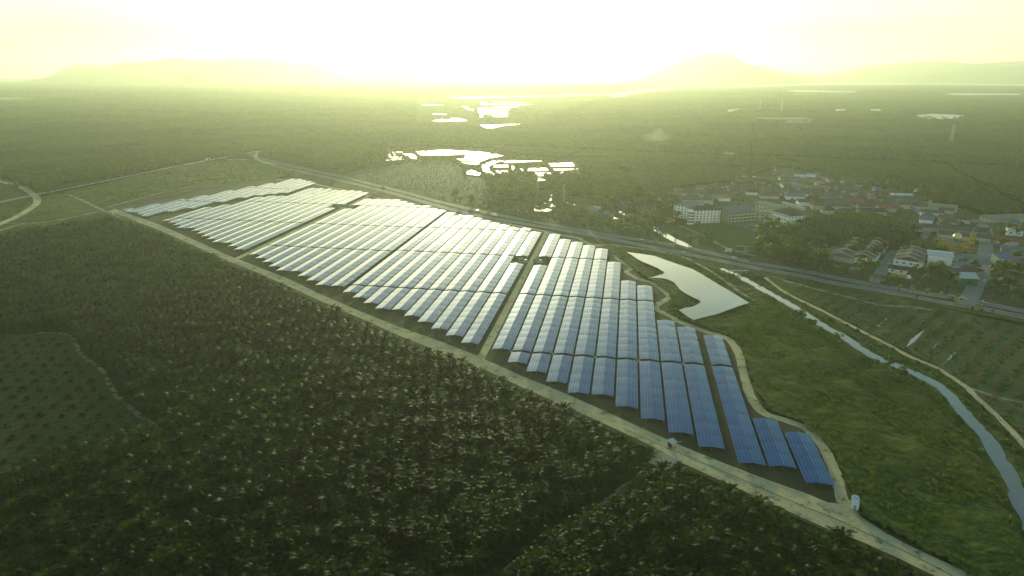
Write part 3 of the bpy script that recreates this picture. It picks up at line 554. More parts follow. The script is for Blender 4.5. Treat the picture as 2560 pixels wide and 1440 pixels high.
# ================================================================== PLANTS
def palm_crown(seed, nf, stations, wide=1.0, Lf=5.0):
    r = random.Random(seed); k = MB()
    for i in range(nf):
        ring = i / nf; az = i * 2.39996 + r.uniform(-.25, .25)
        e0 = R(82 - 78 * ring ** .8 + r.uniform(-8, 8)); ln = Lf * r.uniform(.82, 1.08) * (0.62 + .38 * min(1, ring * 2.2))
        droop = R(r.uniform(62, 95)); tw = r.uniform(-.5, .5)
        d = Vector((math.cos(az), math.sin(az), 0)); side = Vector((-d.y, d.x, 0)); p = d * .22 + Vector((0, 0, .2 - .3 * ring)); n = 7
        pts = []; dirs = []
        for q in range(n + 1):
            s_ = q / n; el = e0 - droop * s_ ** 1.25
            dr = (d * math.cos(el) + Vector((0, 0, math.sin(el))) + side * .12 * tw * s_).normalized(); pts.append(p.copy()); dirs.append(dr); p = p + dr * (ln / n)
        def at(s_):
            f_ = s_ * n; a = min(int(f_), n - 1); return pts[a].lerp(pts[a + 1], f_ - a), dirs[a]
        if stations > 4:
            for q in range(n):
                w0 = .06 * (1 - q / n) + .02
                k.add([pts[q] - side * w0, pts[q] + side * w0, pts[q + 1] + side * w0 * .8, pts[q + 1] - side * w0 * .8], [(0, 1, 2, 3)])
            for q in range(stations):
                s_ = .14 + .86 * (q + .5) / stations; c_, dr = at(min(s_, .995)); up = side.cross(dr).normalized()
                if up.z < 0: up = -up
                ll = (0.95 * math.sin(math.pi * (s_ * .86 + .1)) + .15) * r.uniform(.8, 1.15); ww = .17 * wide * ln / stations * 2.8
                for sg in (-1, 1):
                    lift = r.uniform(-.05, .35) if ring < .6 else r.uniform(-.5, .1)
                    tip = c_ + side * sg * ll * .85 + dr * ll * .55 + up * ll * lift - Vector((0, 0, .16 * ll))
                    k.add([c_ - dr * ww, c_ + dr * ww, tip], [(0, 1, 2)])
        else:
            for sg in (-1, 1):
                for q in range(stations):
                    a, da = at(.1 + .9 * q / stations); b_, db = at(min(.999, .1 + .9 * (q + 1) / stations)); wa = (.2 + .75 * math.sin(math.pi * (q / stations * .8 + .15))) * .8 * wide; wb = .15 + wa * (.3 if q == stations - 1 else .9)
                    dn = Vector((0, 0, -.28 - .3 * r.random()))
                    k.add([a, b_, b_ + side * sg * wb + dn * wb, a + side * sg * wa + dn * wa], [(0, 1, 2, 3)])
    return k
def trunk_mesh(h, r0, r1, lean=0.0, seed=0):
    k = MB(); r = random.Random(seed); pr = []
    n = 6
    for i in range(n + 1): pr.append((r0 + (r1 - r0) * i / n + r.uniform(-.03, .05), h * i / n))
    k.lathe(pr, 7, Matrix.Shear('XY', 4, (lean, 0)) if lean else None); return k
def merged(name, parts):
    k = MB(); mats = []; idx = []
    for mb, m_ in parts:
        if m_ not in mats: mats.append(m_)
        n0 = len(k.f); k.add(mb.v, mb.f); idx += [mats.index(m_)] * (len(k.f) - n0)
    me = k.mesh(name, None)
    for m_ in mats: me.materials.append(MAT[m_])
    me.polygons.foreach_set('material_index', idx); return me
NV = 5
crowns = [palm_crown(20 + i, 24, 10, 1.15, 5.3) for i in range(NV)]
trunks = [trunk_mesh(5.2 + .5 * i, .42, .34, .03 * (i - 2), i) for i in range(NV)]
for i in range(NV):
    hh = 5.2 + .5 * i; lean = .03 * (i - 2)
    crowns[i].v = [(a + lean * hh, b_, c_ + hh) for a, b_, c_ in crowns[i].v]
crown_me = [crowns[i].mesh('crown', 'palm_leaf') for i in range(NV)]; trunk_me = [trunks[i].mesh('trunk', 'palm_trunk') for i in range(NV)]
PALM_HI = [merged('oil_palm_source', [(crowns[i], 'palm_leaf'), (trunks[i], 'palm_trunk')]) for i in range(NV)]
PALM_LO = []
for i in range(3):
    c_ = palm_crown(60 + i, 18, 3, 1.6); c_.v = [(a, b_, z_ + 5.6 + .5 * i) for a, b_, z_ in c_.v]; tr = MB(); tr.tube((0, 0, 0), (0, 0, 6), .4, .33, 4)
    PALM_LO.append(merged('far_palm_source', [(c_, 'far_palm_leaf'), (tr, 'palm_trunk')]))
YOUNG_P = []
for i in range(2):
    c_ = palm_crown(80 + i, 16, 7, 1.2, 1.9); c_.v = [(a, b_, z_ + .3) for a, b_, z_ in c_.v]; YOUNG_P.append(merged('young_palm_source', [(c_, 'palm_leaf')]))
def crown_clumps(seed, rad, hgt, base, nl, leaf, per):
    """broadleaf crown: uneven lobes, each a cloud of small leaf sprays"""
    r = random.Random(seed); k = MB()
    lobes = [(Vector((r.gauss(0, .42) * rad, r.gauss(0, .42) * rad, base + hgt * r.uniform(.25, .85))), rad * r.uniform(.28, .5)) for _ in range(nl)]
    for c_, lr in lobes:
        for _ in range(per):
            d = Vector((r.gauss(0, 1), r.gauss(0, 1), r.gauss(0, .8))).normalized(); p = c_ + d * lr * r.uniform(.55, 1.08)
            u = d.cross(Vector((r.gauss(0, 1), r.gauss(0, 1), r.gauss(0, 1)))).normalized(); n_ = (d + u * r.uniform(-.9, .9)).normalized(); v = n_.cross(u).normalized(); u = v.cross(n_)
            s_ = leaf * r.uniform(.6, 1.3)
            k.add([p - u * s_, p - v * s_ * .55, p + u * s_, p + v * s_ * .6], [(0, 1, 2, 3)])
    return k, lobes
def tree_parts(seed, H_, rad, leafm='tree_leaf', nl=9, per=34, leaf=None):
    base = H_ * .32; k, lobes = crown_clumps(seed, rad, H_ - base, base, nl, leaf or rad * .16, per)
    t = MB(); t.tube((0, 0, 0), (0, 0, base + .15 * H_), .05 * H_ * .5, .03 * H_ * .5, 6)
    for c_, lr in lobes[:4]: t.tube((0, 0, base * .9), c_, .018 * H_ * .6, .008 * H_ * .5, 4)
    return k, t
TREES = [tree_parts(100 + i, 9 + i * .8, 4 + .35 * i) for i in range(5)]
SLIM = [tree_parts(140 + i, 8.5, 2.3, nl=6, per=26, leaf=.42) for i in range(3)]
TREE_SRC = [merged('tree_source', [(a, 'tree_leaf'), (b_, 'bark')]) for a, b_ in TREES]
BUSH = []
for i in range(3):
    k, _ = crown_clumps(200 + i, 1.6, 1.9, -.3, 5, .36, 26); BUSH.append(merged('bush_source', [(k, 'bush_leaf')]))
TUFT = []
for i in range(2):
    r = random.Random(300 + i); k = MB()
    for _ in range(22):
        a = r.uniform(0, 6.28); d = Vector((math.cos(a), math.sin(a), 0)); q = d * r.uniform(0, .5); h2 = r.uniform(.4, .95); sd_ = Vector((-d.y, d.x, 0)) * .09
        k.add([q - sd_, q + sd_, q + d * .25 + Vector((0, 0, h2))], [(0, 1, 2)])
    TUFT.append(merged('tuft_source', [(k, 'bush_leaf')]))
FARCL = []
for i in range(3):
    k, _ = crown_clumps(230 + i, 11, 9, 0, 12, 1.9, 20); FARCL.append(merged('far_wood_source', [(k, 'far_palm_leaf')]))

def scatter(name, label, cat, pts, src, rot=None, scl=None, var=None):
    """one object of kind 'stuff': geometry nodes put one of the source plants on every vertex"""
    n = len(pts); me = bpy.data.meshes.new(name); me.vertices.add(n); me.vertices.foreach_set('co', np.asarray(pts, np.float32).ravel())
    rot = rng.uniform(0, 6.283, n) if rot is None else rot; scl = rng.uniform(.85, 1.15, n) if scl is None else scl; var = rng.integers(0, len(src), n) if var is None else var
    a = me.attributes.new('rz', 'FLOAT_VECTOR', 'POINT'); a.data.foreach_set('vector', np.stack([rng.normal(0, .05, n), rng.normal(0, .05, n), rot], 1).astype(np.float32).ravel())
    a = me.attributes.new('sc', 'FLOAT', 'POINT'); a.data.foreach_set('value', scl.astype(np.float32))
    a = me.attributes.new('var', 'INT', 'POINT'); a.data.foreach_set('value', var.astype(np.int32))
    o = put(name, me); prop(o, label, cat, kind='stuff')
    g = bpy.data.node_groups.new(name, 'GeometryNodeTree'); g.interface.new_socket('Geometry', in_out='INPUT', socket_type='NodeSocketGeometry'); g.interface.new_socket('Geometry', in_out='OUTPUT', socket_type='NodeSocketGeometry')
    gi = g.nodes.new('NodeGroupInput'); go = g.nodes.new('NodeGroupOutput'); jn = g.nodes.new('GeometryNodeJoinGeometry')
    def attr(nm, ty):
        q = g.nodes.new('GeometryNodeInputNamedAttribute'); q.data_type = ty; q.inputs[0].default_value = nm; return q.outputs['Attribute']
    ar, as_, av = attr('rz', 'FLOAT_VECTOR'), attr('sc', 'FLOAT'), attr('var', 'INT')
    for i, s_ in enumerate(src):
        so = bpy.data.objects.new(s_.name, s_)
        oi = g.nodes.new('GeometryNodeObjectInfo'); oi.inputs['Object'].default_value = so; oi.inputs['As Instance'].default_value = True
        ip = g.nodes.new('GeometryNodeInstanceOnPoints'); cm = g.nodes.new('FunctionNodeCompare'); cm.data_type = 'INT'; cm.operation = 'EQUAL'; cm.inputs[3].default_value = i
        g.links.new(av, cm.inputs[2]); g.links.new(cm.outputs[0], ip.inputs['Selection']); g.links.new(gi.outputs[0], ip.inputs['Points']); g.links.new(oi.outputs['Geometry'], ip.inputs['Instance'])
        g.links.new(ar, ip.inputs['Rotation']); g.links.new(as_, ip.inputs['Scale']); g.links.new(ip.outputs[0], jn.inputs[0])
    g.links.new(jn.outputs[0], go.inputs[0]); md = o.modifiers.new('plants', 'NODES'); md.node_group = g; return o

def near_ribbon(x, y, extra):
    res = np.zeros(len(x), bool)
    for pl, hw in RIB:
        d_ = hw + extra; m_ = (x > pl[:, 0].min() - d_) & (x < pl[:, 0].max() + d_) & (y > pl[:, 1].min() - d_) & (y < pl[:, 1].max() + d_)
        if not m_.any(): continue
        idx = np.where(m_)[0]; bx, by = x[idx], y[idx]; best = np.full(len(idx), 1e9)
        for i in range(len(pl) - 1):
            ax, ay = pl[i]; vx, vy = pl[i + 1] - pl[i]; l2 = vx * vx + vy * vy + 1e-9
            t_ = np.clip(((bx - ax) * vx + (by - ay) * vy) / l2, 0, 1); best = np.minimum(best, np.hypot(bx - ax - t_ * vx, by - ay - t_ * vy))
        res[idx[best < d_]] = True
    return res
def in_any(px, py, polys):
    r_ = np.zeros(len(px), bool)
    for q in polys: r_ |= inside(px, py, q)
    return r_
PONDS_ZONE = [Z(900, 340, 4.235, [(100, 150), (600, 112), (1400, 130), (1560, 190), (2260, 250), (2460, 450), (2100, 490), (1760, 520), (1560, 520), (1250, 430), (1050, 320), (100, 275)]), [(1040, 240), (1130, 238), (1500, 248), (1345, 304), (1310, 330), (1200, 330), (1170, 314), (1040, 312)], Z(900, 340, 4.235, [(1600, 690), (1950, 640), (2340, 690), (2330, 760), (2050, 820), (1650, 820)])]
POLY_BIG = PONDS_ZONE + [[(1560, 600), (1900, 640), (2400, 735), (2760, 800), (2760, 1500), (2480, 1470), (1700, 800)]] + [f[1] for f in FLAT] + [MEADOW, SCRUB, LEFTV]
BARE = [[(1590, 1120), (1700, 1120), (1705, 1168), (1650, 1150), (1625, 1160), (1575, 1205), (1560, 1195)]]
def grid(step, ang, y0, y1, jit, margin=160):
    ym = y1; W = ym * .95 + 60; n = int((W * 2.2) / step); a = np.arange(-n, n)
    I, J = np.meshgrid(a, a); X = (I + .5 * (J % 2)) * step; Y = J * step * .866
    c_, s_ = math.cos(ang), math.sin(ang); x = (X * c_ + Y * s_).ravel(); y = (-X * s_ + Y * c_).ravel()
    m_ = (y > y0) & (y < y1); x, y = x[m_], y[m_]; px, py = P(x, y, 4.0); m_ = (px > -margin) & (px < 2560 + margin) & (py < 1440 + margin)
    x, y = x[m_], y[m_]; x = x + rng.normal(0, jit, len(x)); y = y + rng.normal(0, jit, len(y)); px, py = P(x, y); return x, y, px, py
x, y, px, py = grid(7.1, YAW + .25, 138, 2300, .7)
blk = in_any(px, py, POLY_BIG) & ~inside(px, py, GROVE)
ok = ~blk & ~in_any(px, py, WP) & ~((in_any(*P(x, y, 9.0), WP) | in_any(*P(x, y, 5.0), WP)) & (rng.random(len(x)) < .95)) & ~in_any(px, py, WOODS) & ~near_ribbon(x, y, 2.4) & ~in_any(*P(x, y, 6.5), [SOLAR]) & ~in_any(px, py, BARE)
bu, bv = x * .94 - y * .34, x * .34 + y * .94; bu = bu + 14 * vnoise(x, y, 400, 71); trk = ((np.mod(bu, 310) < 9) | (np.mod(bv, 430) < 8)) & (y > 640)
ok &= ~trk; gap = vnoise(x, y, 60, 9); ok &= ~((rng.random(len(x)) < .02) | ((gap > .93) & (y > 700)))
x, y = x[ok], y[ok]; px, py = px[ok], py[ok]
dist = np.sqrt(x * x + y * y + CAM_H ** 2); inframe = (px > -20) & (px < 2580) & (py < 1500)
near = np.argsort(np.where(inframe, dist, 1e9))[:300]; sel = np.zeros(len(x), bool); sel[near] = True
palm_hi = []
for j, i in enumerate(near):
    v = int(rng.integers(0, NV)); s_ = float(rng.uniform(.86, 1.12)); wz = float(rng.uniform(0, 6.28))
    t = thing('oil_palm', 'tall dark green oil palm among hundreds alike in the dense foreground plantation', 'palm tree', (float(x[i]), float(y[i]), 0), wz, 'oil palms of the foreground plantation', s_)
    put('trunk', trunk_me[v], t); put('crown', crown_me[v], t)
r_ = ~sel; xr, yr, dr_ = x[r_], y[r_], dist[r_]
bid = (np.floor((xr * .94 - yr * .34) / 310) * 7 + np.floor((xr * .34 + yr * .94) / 430) * 13).astype(int); bs = np.where(yr > 640, np.array([.8, 1.0, 1.12, .9, 1.05, .7, 1.0])[np.mod(bid, 7)], 1.0)
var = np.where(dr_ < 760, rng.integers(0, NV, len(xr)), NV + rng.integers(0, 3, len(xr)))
scl = rng.uniform(.84, 1.12, len(xr)) * bs * (np.where(yr > 800, .85 + .35 * vnoise(xr, yr, 300, 6), 1))
scatter('oil_palms', 'dark green oil palm plantation filling the foreground and the plain behind', 'oil palms', np.stack([xr, yr, xr * 0], 1), PALM_HI + PALM_LO, scl=scl, var=var)
print('palms', len(x), 'near hi', (dr_ < 620).sum())

# the far plain: woods that read as one mass
x, y, px, py = grid(19, .1, 2300, 4300, 4.0, 60)
ok = ~in_any(px, py, WP) & ~in_any(*P(x, y, 5), WP) & ~in_any(*P(x, y, 10), WP) & ~in_any(px, py, [f[1] for f in FLAT] + PONDS_ZONE) & ~near_ribbon(x, y, 9) & (vnoise(x, y, 160, 21) + .5 * vnoise(x, y, 40, 22) > .42)
x2, y2, px2, py2 = grid(40, .3, 4300, 9000, 9, 40)
ok2 = ~in_any(px2, py2, WP + PONDS_ZONE) & ~in_any(*P(x2, y2, 6), WP) & ~in_any(*P(x2, y2, 12), WP) & ~in_any(*P(x2, y2, 18), WP) & ~in_any(*P(x2, y2, 24), WP) & ~in_any(px2, py2, [f[1] for f in FLAT]) & (vnoise(x2, y2, 500, 23) + .5 * vnoise(x2, y2, 120, 24) > .45)
X = np.concatenate([x[ok], x2[ok2]]); Y = np.concatenate([y[ok], y2[ok2]]); S = np.concatenate([rng.uniform(.7, 1.15, ok.sum()), rng.uniform(1.2, 2.2, ok2.sum())])
scatter('far_woods', 'hazy green woods and plantations covering the plain below the mountains', 'woods', np.stack([X, Y, X * 0], 1), FARCL, scl=S)
print('far clumps', len(X))

# broadleaf woods and scrub
def fill(polys, step, jit, y1=2600, extra=2.0, excl=(), keep=1.0):
    ps = [np.array([G(a, b_)[:2] for a, b_ in q]) for q in polys]; xs, ys = [], []
    for q in ps:
        x0, y0 = q.min(0); x1, y1_ = q.max(0); a, b_ = np.meshgrid(np.arange(x0, x1, step), np.arange(y0, y1_, step)); a = a.ravel() + rng.normal(0, jit, a.size); b_ = b_.ravel() + rng.normal(0, jit, b_.size)
        m_ = inside(a, b_, q) & (rng.random(a.size) < keep); xs.append(a[m_]); ys.append(b_[m_])
    x, y = np.concatenate(xs), np.concatenate(ys); px, py = P(x, y); tx, ty = P(x, y, 3.0); ok = ~near_ribbon(x, y, extra) & ~in_any(px, py, WP) & ~((y > 500) & in_any(tx, ty, WP)) & ~in_any(px, py, list(excl)); return x[ok], y[ok], px[ok], py[ok]
x, y, px, py = fill(WOODS, 7.5, 2)
scatter('broadleaf_wood', 'dense dark broadleaf wood beside the school field and the ponds', 'wood', np.stack([x, y, x * 0], 1), TREE_SRC, scl=rng.uniform(.8, 1.5, len(x)))
xs, ys, ss = [], [], []
for polys, step, lo, hi, kp in (([BANK], 4.2, .5, 1.3, .75), ([MEADOW], 7, .3, .9, .5), ([VERGE], 6, .3, .8, .5), ([SCRUB], 9, .6, 1.5, .6), ([SCRUB2, SCRUB3, LEFTV], 8.2, .8, 1.6, .85), ([VILLAGE, TOWN], 11, .7, 2.0, .45), ([CEMETERY], 9, .3, .9, .3), (PONDS_ZONE, 9, .9, 2.2, .8)):
    a, b_, px, py = fill(polys, step, step * .32, extra=1.2, excl=[FIELD, DRY, GROVE]); m_ = rng.random(len(a)) < kp * (.35 + 1.1 * vnoise(a, b_, 30, 31)); xs.append(a[m_]); ys.append(b_[m_]); ss.append(rng.uniform(lo, hi, m_.sum()))
# crop rows: ridges of plants between furrows
a, b_, px, py = fill([CROP], 2.6, .6, extra=1.0); th_ = R(41); u = -a * math.sin(th_) + b_ * math.cos(th_); m_ = (np.abs(np.mod(u + 1.5 * vnoise(a, b_, 20, 40), 9.5) - 4.75) < 2.4) & (vnoise(a, b_, 22, 41) + .4 * vnoise(a, b_, 7, 42) > .26)
xs.append(a[m_]); ys.append(b_[m_]); ss.append(rng.uniform(.35, .75, m_.sum()))
low = [(330, 552), (400, 580), (480, 616), (560, 652), (640, 684), (720, 720), (800, 757), (900, 800), (1000, 845), (1100, 884), (1180, 914), (1300, 972), (1400, 1016), (1500, 1060), (1560, 1088), (1640, 1128)]
low2 = [(1700, 1163), (1800, 1208), (1900, 1254), (1980, 1290), (2060, 1326), (2150, 1360), (2240, 1400), (2300, 1432)]
for q in (low, low2):
    a, b_, px, py = fill([q + [(u, v + 14 + (v - 500) * .03) for u, v in reversed(q)]], 2.6, .9, extra=0); m_ = vnoise(a, b_, 9, 61) > .35
    xs.append(a[m_]); ys.append(b_[m_]); ss.append(rng.uniform(.3, .8, m_.sum()))
X, Y, S = map(np.concatenate, (xs, ys, ss)); scatter('bushes', 'low green bushes and crops growing on banks, verges and fields', 'bushes', np.stack([X, Y, X * 0], 1), BUSH, scl=S)
print('bushes', len(X))
a, b_, px, py = fill([MEADOW], 2.3, .8, extra=.6); m_ = vnoise(a, b_, 11, 51) > .3
scatter('tall_grass', 'rough yellow green grass of the meadow beside the panels', 'grass', np.stack([a[m_], b_[m_], a[m_] * 0 + .5], 1), TUFT, scl=rng.uniform(.8, 1.9, m_.sum()))
# young plantation: rows of strips and small palms
th_ = R(30); a, b_, px, py = fill([YOUNG], 1.5, .35, extra=.6); u = -a * math.sin(th_) + b_ * math.cos(th_); m_ = (np.mod(u, 5.2) < 2.0) & (rng.random(len(a)) < .45)
scatter('ground_cover', 'rows of green ground cover in the young plantation at the left', 'ground cover', np.stack([a[m_], b_[m_], a[m_] * 0], 1), TUFT, scl=rng.uniform(.7, 1.5, m_.sum()))
a, b_, px, py = fill([YOUNG], 9, .5, extra=3)
dd = np.hypot(a, b_); od = np.argsort(np.where((px > 0), dd, 1e9))[:120]
for i in od:
    me = YOUNG_P[int(rng.integers(0, 2))]
    o = put('young_palm', me, None, (float(a[i]), float(b_[i]), 0), float(rng.uniform(0, 6.28)), float(rng.uniform(.8, 1.3)))
    prop(o, 'small young oil palm in the planted rows of the left clearing', 'palm tree', 'young palms in the left clearing')

# ================================================================== BUILDINGS
ONES = ['', 'first', 'second', 'third', 'fourth', 'fifth', 'sixth', 'seventh', 'eighth', 'ninth', 'tenth', 'eleventh', 'twelfth', 'thirteenth', 'fourteenth', 'fifteenth', 'sixteenth', 'seventeenth', 'eighteenth', 'nineteenth']
TENS = {20: ('twentieth', 'twenty'), 30: ('thirtieth', 'thirty'), 40: ('fortieth', 'forty'), 50: ('fiftieth', 'fifty'), 60: ('sixtieth', 'sixty'), 70: ('seventieth', 'seventy'), 80: ('eightieth', 'eighty'), 90: ('ninetieth', 'ninety')}
def ordw(n):
    if n < 20: return ONES[n]
    t_, u = n // 10 * 10, n % 10
    return TENS[t_][0] if u == 0 else TENS[t_][1] + '-' + ONES[u]
def roof_mesh(L_, W, h, rise, kind, over=.6):
    k = MB(); x0, x1, y0, y1 = -over, L_ + over, -W / 2 - over, W / 2 + over; e_ = h; t_ = .25
    if kind == 'flat': k.box(x0, y0, h, x1, y1, h + .4); return k
    ins_ = min(W * .5, L_ * .35) if kind == 'hip' else 0
    a = [(x0, y0, e_), (x1, y0, e_), (x1, y1, e_), (x0, y1, e_), (x0 + ins_, 0, e_ + rise), (x1 - ins_, 0, e_ + rise)]
    b_ = [(p[0], p[1], p[2] - t_) for p in a[:4]]
    k.add(a + b_, [(0, 1, 5, 4), (2, 3, 4, 5), (3, 0, 4), (1, 2, 5), (6, 9, 8, 7), (0, 6, 7, 1), (1, 7, 8, 2), (2, 8, 9, 3), (3, 9, 6, 0)]); return k
WIN = MB(); WIN.box(-.8, -.06, 0, .8, .08, 1.35); WIN_ME = WIN.mesh('window', 'window_glass')
def building(name, label, cat, p0, p1, W, h, rise=2.0, wall='white_wall', roof='brown_roof', kind='gable', win=None, group=None, world=False, extra=None, z=.0):
    """ridge line runs from pixel p0 to pixel p1 on the ground; W is the width across it"""
    a, b_ = (p0, p1) if world else (G(*p0), G(*p1)); d = b_ - a; d.z = 0; L_ = d.length; ang = math.atan2(d.y, d.x)
    t = thing(name, label, cat, (a.x, a.y, z), ang, group)
    k = MB(); k.box(0, -W / 2, 0, L_, W / 2, h - .26)
    if kind == 'gable':
        for x_ in (0, L_): 
            o_ = .3 if x_ == 0 else -.3
            k.add([(x_, -W / 2, h - .26), (x_, W / 2, h - .26), (x_, 0, h + rise * .93), (x_ + o_, -W / 2, h - .26), (x_ + o_, W / 2, h - .26), (x_ + o_, 0, h + rise * .93)], [(0, 1, 2), (5, 4, 3), (0, 2, 5, 3), (1, 4, 5, 2)])
    k.obj('wall', wall, t)
    rf = roof_mesh(L_, W, h, rise, kind).obj('roof', roof, t)
    if win:
        # rows, spacing: windows on the sides that face the camera
        rows, sp_, sides = win; fl = h / rows
        for s_ in sides:
            ln = L_ if s_ in ('n', 'f') else W; cnt = max(1, int((ln - 1.5) / sp_))
            for r__ in range(rows):
                for c_ in range(cnt):
                    u = (c_ + .5) * ln / cnt; zz = r__ * fl + fl * .36
                    if s_ == 'n': q = (u, -W / 2, zz, 0)
                    elif s_ == 'f': q = (u, W / 2, zz, 0)
                    elif s_ == 'l': q = (0, u - W / 2, zz, R(90))
                    else: q = (L_, u - W / 2, zz, R(90))
                    put('window', WIN_ME, t, q[:3], q[3])
    if extra: extra(t, L_, W, h, rise)
    return t
def party_walls(n, m_='cream_wall'):
    def f(t, L_, W, h, rise):
        for i in range(n + 1):
            x_ = L_ * i / n; k = MB(); q = .2
            k.add([(x_ - q, -W / 2 - .7, h - .3), (x_ + q, -W / 2 - .7, h - .3), (x_ + q, W / 2 + .7, h - .3), (x_ - q, W / 2 + .7, h - .3), (x_ - q, -W / 2 - .7, h + .55), (x_ + q, -W / 2 - .7, h + .55), (x_ + q, W / 2 + .7, h + .55), (x_ - q, W / 2 + .7, h + .55), (x_ - q, 0, h + rise + .55), (x_ + q, 0, h + rise + .55), (x_ - q, 0, h + rise - .1), (x_ + q, 0, h + rise - .1)],
                  [(0, 1, 5, 4), (4, 5, 9, 8), (8, 9, 6, 7), (7, 6, 2, 3), (0, 4, 8, 10), (8, 7, 3, 10), (1, 11, 9, 5), (9, 11, 2, 6)])
            k.obj('party_wall', m_, t)
    return f
def skylights(n):
    def f(t, L_, W, h, rise):
        for i in range(n):
            x_ = L_ * (i + .5) / n; k = MB(); y0, y1 = W * .12, W * .38
            for s_ in (-1, 1): pass
            z0_ = h + rise * (1 - 2 * y0 / W); z1_ = h + rise * (1 - 2 * y1 / W)
            k.add([(x_ - .9, -y1, z1_ + .02), (x_ + .9, -y1, z1_ + .02), (x_ + .9, -y0, z0_ + .02), (x_ - .9, -y0, z0_ + .02), (x_ - .9, -y1, z1_ + .3), (x_ + .9, -y1, z1_ + .3), (x_ + .9, -y0, z0_ + .3), (x_ - .9, -y0, z0_ + .3)], [(4, 5, 6, 7), (0, 1, 5, 4), (1, 2, 6, 5), (2, 3, 7, 6), (3, 0, 4, 7)])
            k.obj('skylight', 'white_roof', t)
    return f
# school
def bands(n):
    def f(t, L_, W, h, rise):
        for i in range(1, n): 
            k = MB(); k.box(-.35, -W / 2 - 1.2, h * i / n - .25, L_ + .35, -W / 2 - .002, h * i / n + .75); k.obj('balcony', 'cream_wall', t)
    return f
building('school_block', 'white five-storey school block with dark hipped roof at the field corner', 'school', (1722, 555), (1791, 553), 15, 14, 3.5, 'white_wall', 'dark_roof', 'hip', (5, 3.3, 'nl'))
building('school_block', 'white school wing with pale grey hipped roof, farthest left of the school', 'school', (1704, 545), (1736, 535), 20, 13.5, 4, 'white_wall', 'grey_roof', 'hip', (5, 3.6, 'nl'))
def rotunda(t):
    k = MB(); k.lathe([(3.2, 0), (3.2, 14.4), (0.01, 14.6)], 14); k.obj('wall', 'white_wall', t); k = MB()
    for i in range(4): k.lathe([(3.22, 2.2 + i * 3), (3.27, 2.2 + i * 3), (3.27, 3.6 + i * 3), (3.22, 3.6 + i * 3)], 14)
    k.obj('window', 'window_glass', t)
rotunda(thing('stair_tower', 'round white stair tower with dark window bands joining two school blocks', 'tower', G(1725, 560)))
building('school_block', 'tan four-storey school hall with grey metal gable roof and balconies', 'school', (1810, 557), (1868, 552), 22, 13, 4.5, 'tan_wall', 'grey_roof', 'gable', (4, 4, 'nl'), extra=bands(4))
building('school_annex', 'low school wing with broad pale olive flat roof facing the yard', 'school', (1868, 545), (1925, 551), 13, 7.5, 1.2, 'cream_wall', 'olive_roof', 'gable', (2, 4, 'n'))
building('school_annex', 'long school wing with grey olive roof behind the courtyard', 'school', (1898, 520), (1958, 532), 15, 7, 1.5, 'cream_wall', 'olive_roof', 'gable', (2, 4.5, 'n'))
building('school_annex', 'narrow pale roofed school link along the courtyard front', 'school', (1884, 540), (1955, 533), 6, 7.2, .8, 'cream_wall', 'olive_roof', 'gable')
building('school_block', 'white three-storey school block with black hipped roof beside the dark trees', 'school', (1946, 552), (1992, 567), 17, 11.5, 4, 'white_wall', 'dark_roof', 'hip', (3, 3.2, 'nr'))
building('covered_walkway', 'long thin white roofed walkway right of the school', 'walkway', (1957, 512), (2012, 527), 3.2, 3.6, .6, 'cream_wall', 'white_roof')
building('guard_shed', 'low red roofed shed in the school yard', 'shed', (1915, 553), (1938, 560), 6, 3.5, 1.2, 'cream_wall', 'brown_roof')
# near houses
building('terrace_row', 'brown hipped terrace row with white ridges, leftmost beside the street', 'terrace houses', (2101, 655), (2140, 617), 19, 5, 3.4, 'cream_wall', 'brown_roof', 'hip', extra=party_walls(4))
building('terrace_row', 'brown roofed terrace row with white front and stepped ridges, middle one', 'terrace houses', (2153, 659), (2192, 618), 17, 5, 3.4, 'white_wall', 'brown_roof', 'gable', (1, 4, 'l'), extra=party_walls(6))
building('terrace_row', 'short terrace with white party walls next to the white warehouse', 'terrace houses', (2267, 667), (2282, 640), 20, 5.5, 3.2, 'white_wall', 'brown_roof', 'gable', (1, 4, 'l'), extra=party_walls(3))
building('bungalow', 'long white bungalow with dark roof in front of the short terrace', 'house', (2222, 677), (2266, 684), 9, 3.6, 1.8, 'white_wall', 'dark_roof', 'gable', (1, 3.6, 'n'))
building('warehouse', 'white warehouse with ribbed pale roof beside the car park', 'warehouse', (2316, 652), (2376, 659), 19, 7.5, 1.6, 'white_wall', 'white_roof', 'gable', (1, 8, 'n'), extra=skylights(3))
building('shed', 'dark roofed shed tight in front of the white warehouse', 'shed', (2316, 672), (2352, 676), 9, 3.6, 2, 'cream_wall', 'dark_roof')
building('shop_house', 'green walled building with pale gable roof beside the avenue', 'shop', (2388, 707), (2430, 709), 14, 6, 2.6, 'green_paint', 'white_roof', 'gable', (1, 5, 'n'))
building('shop_house', 'dark roofed building with pale ridge beside the avenue, behind the green one', 'shop', (2412, 684), (2441, 693), 12, 5, 2.6, 'tan_wall', 'dark_roof', 'gable')
building('house', 'low brown roofed house left of the dark roofed shop by the avenue', 'house', (2374, 688), (2404, 688), 9, 3.8, 1.6, 'tan_wall', 'brown_roof')
building('shop_house', 'cream building with broad blue roof right of the avenue', 'shop', (2484, 660), (2520, 663), 18, 7.5, 2.2, 'cream_wall', 'blue_roof', 'gable', (2, 5, 'n'))
building('shed', 'long blue roofed shed behind the broad blue roof', 'shed', (2500, 629), (2560, 636), 10, 4.5, 1.6, 'tan_wall', 'blue_roof')
building('house', 'long red roofed house right of the avenue opposite the mosque', 'house', (2486, 609), (2536, 611), 12, 4, 2.2, 'cream_wall', 'red_roof')
building('house', 'white house with pale hipped roof at the right edge', 'house', (2514, 584), (2554, 588), 15, 5, 2.6, 'white_wall', 'white_roof', 'hip', (1, 5, 'n'))
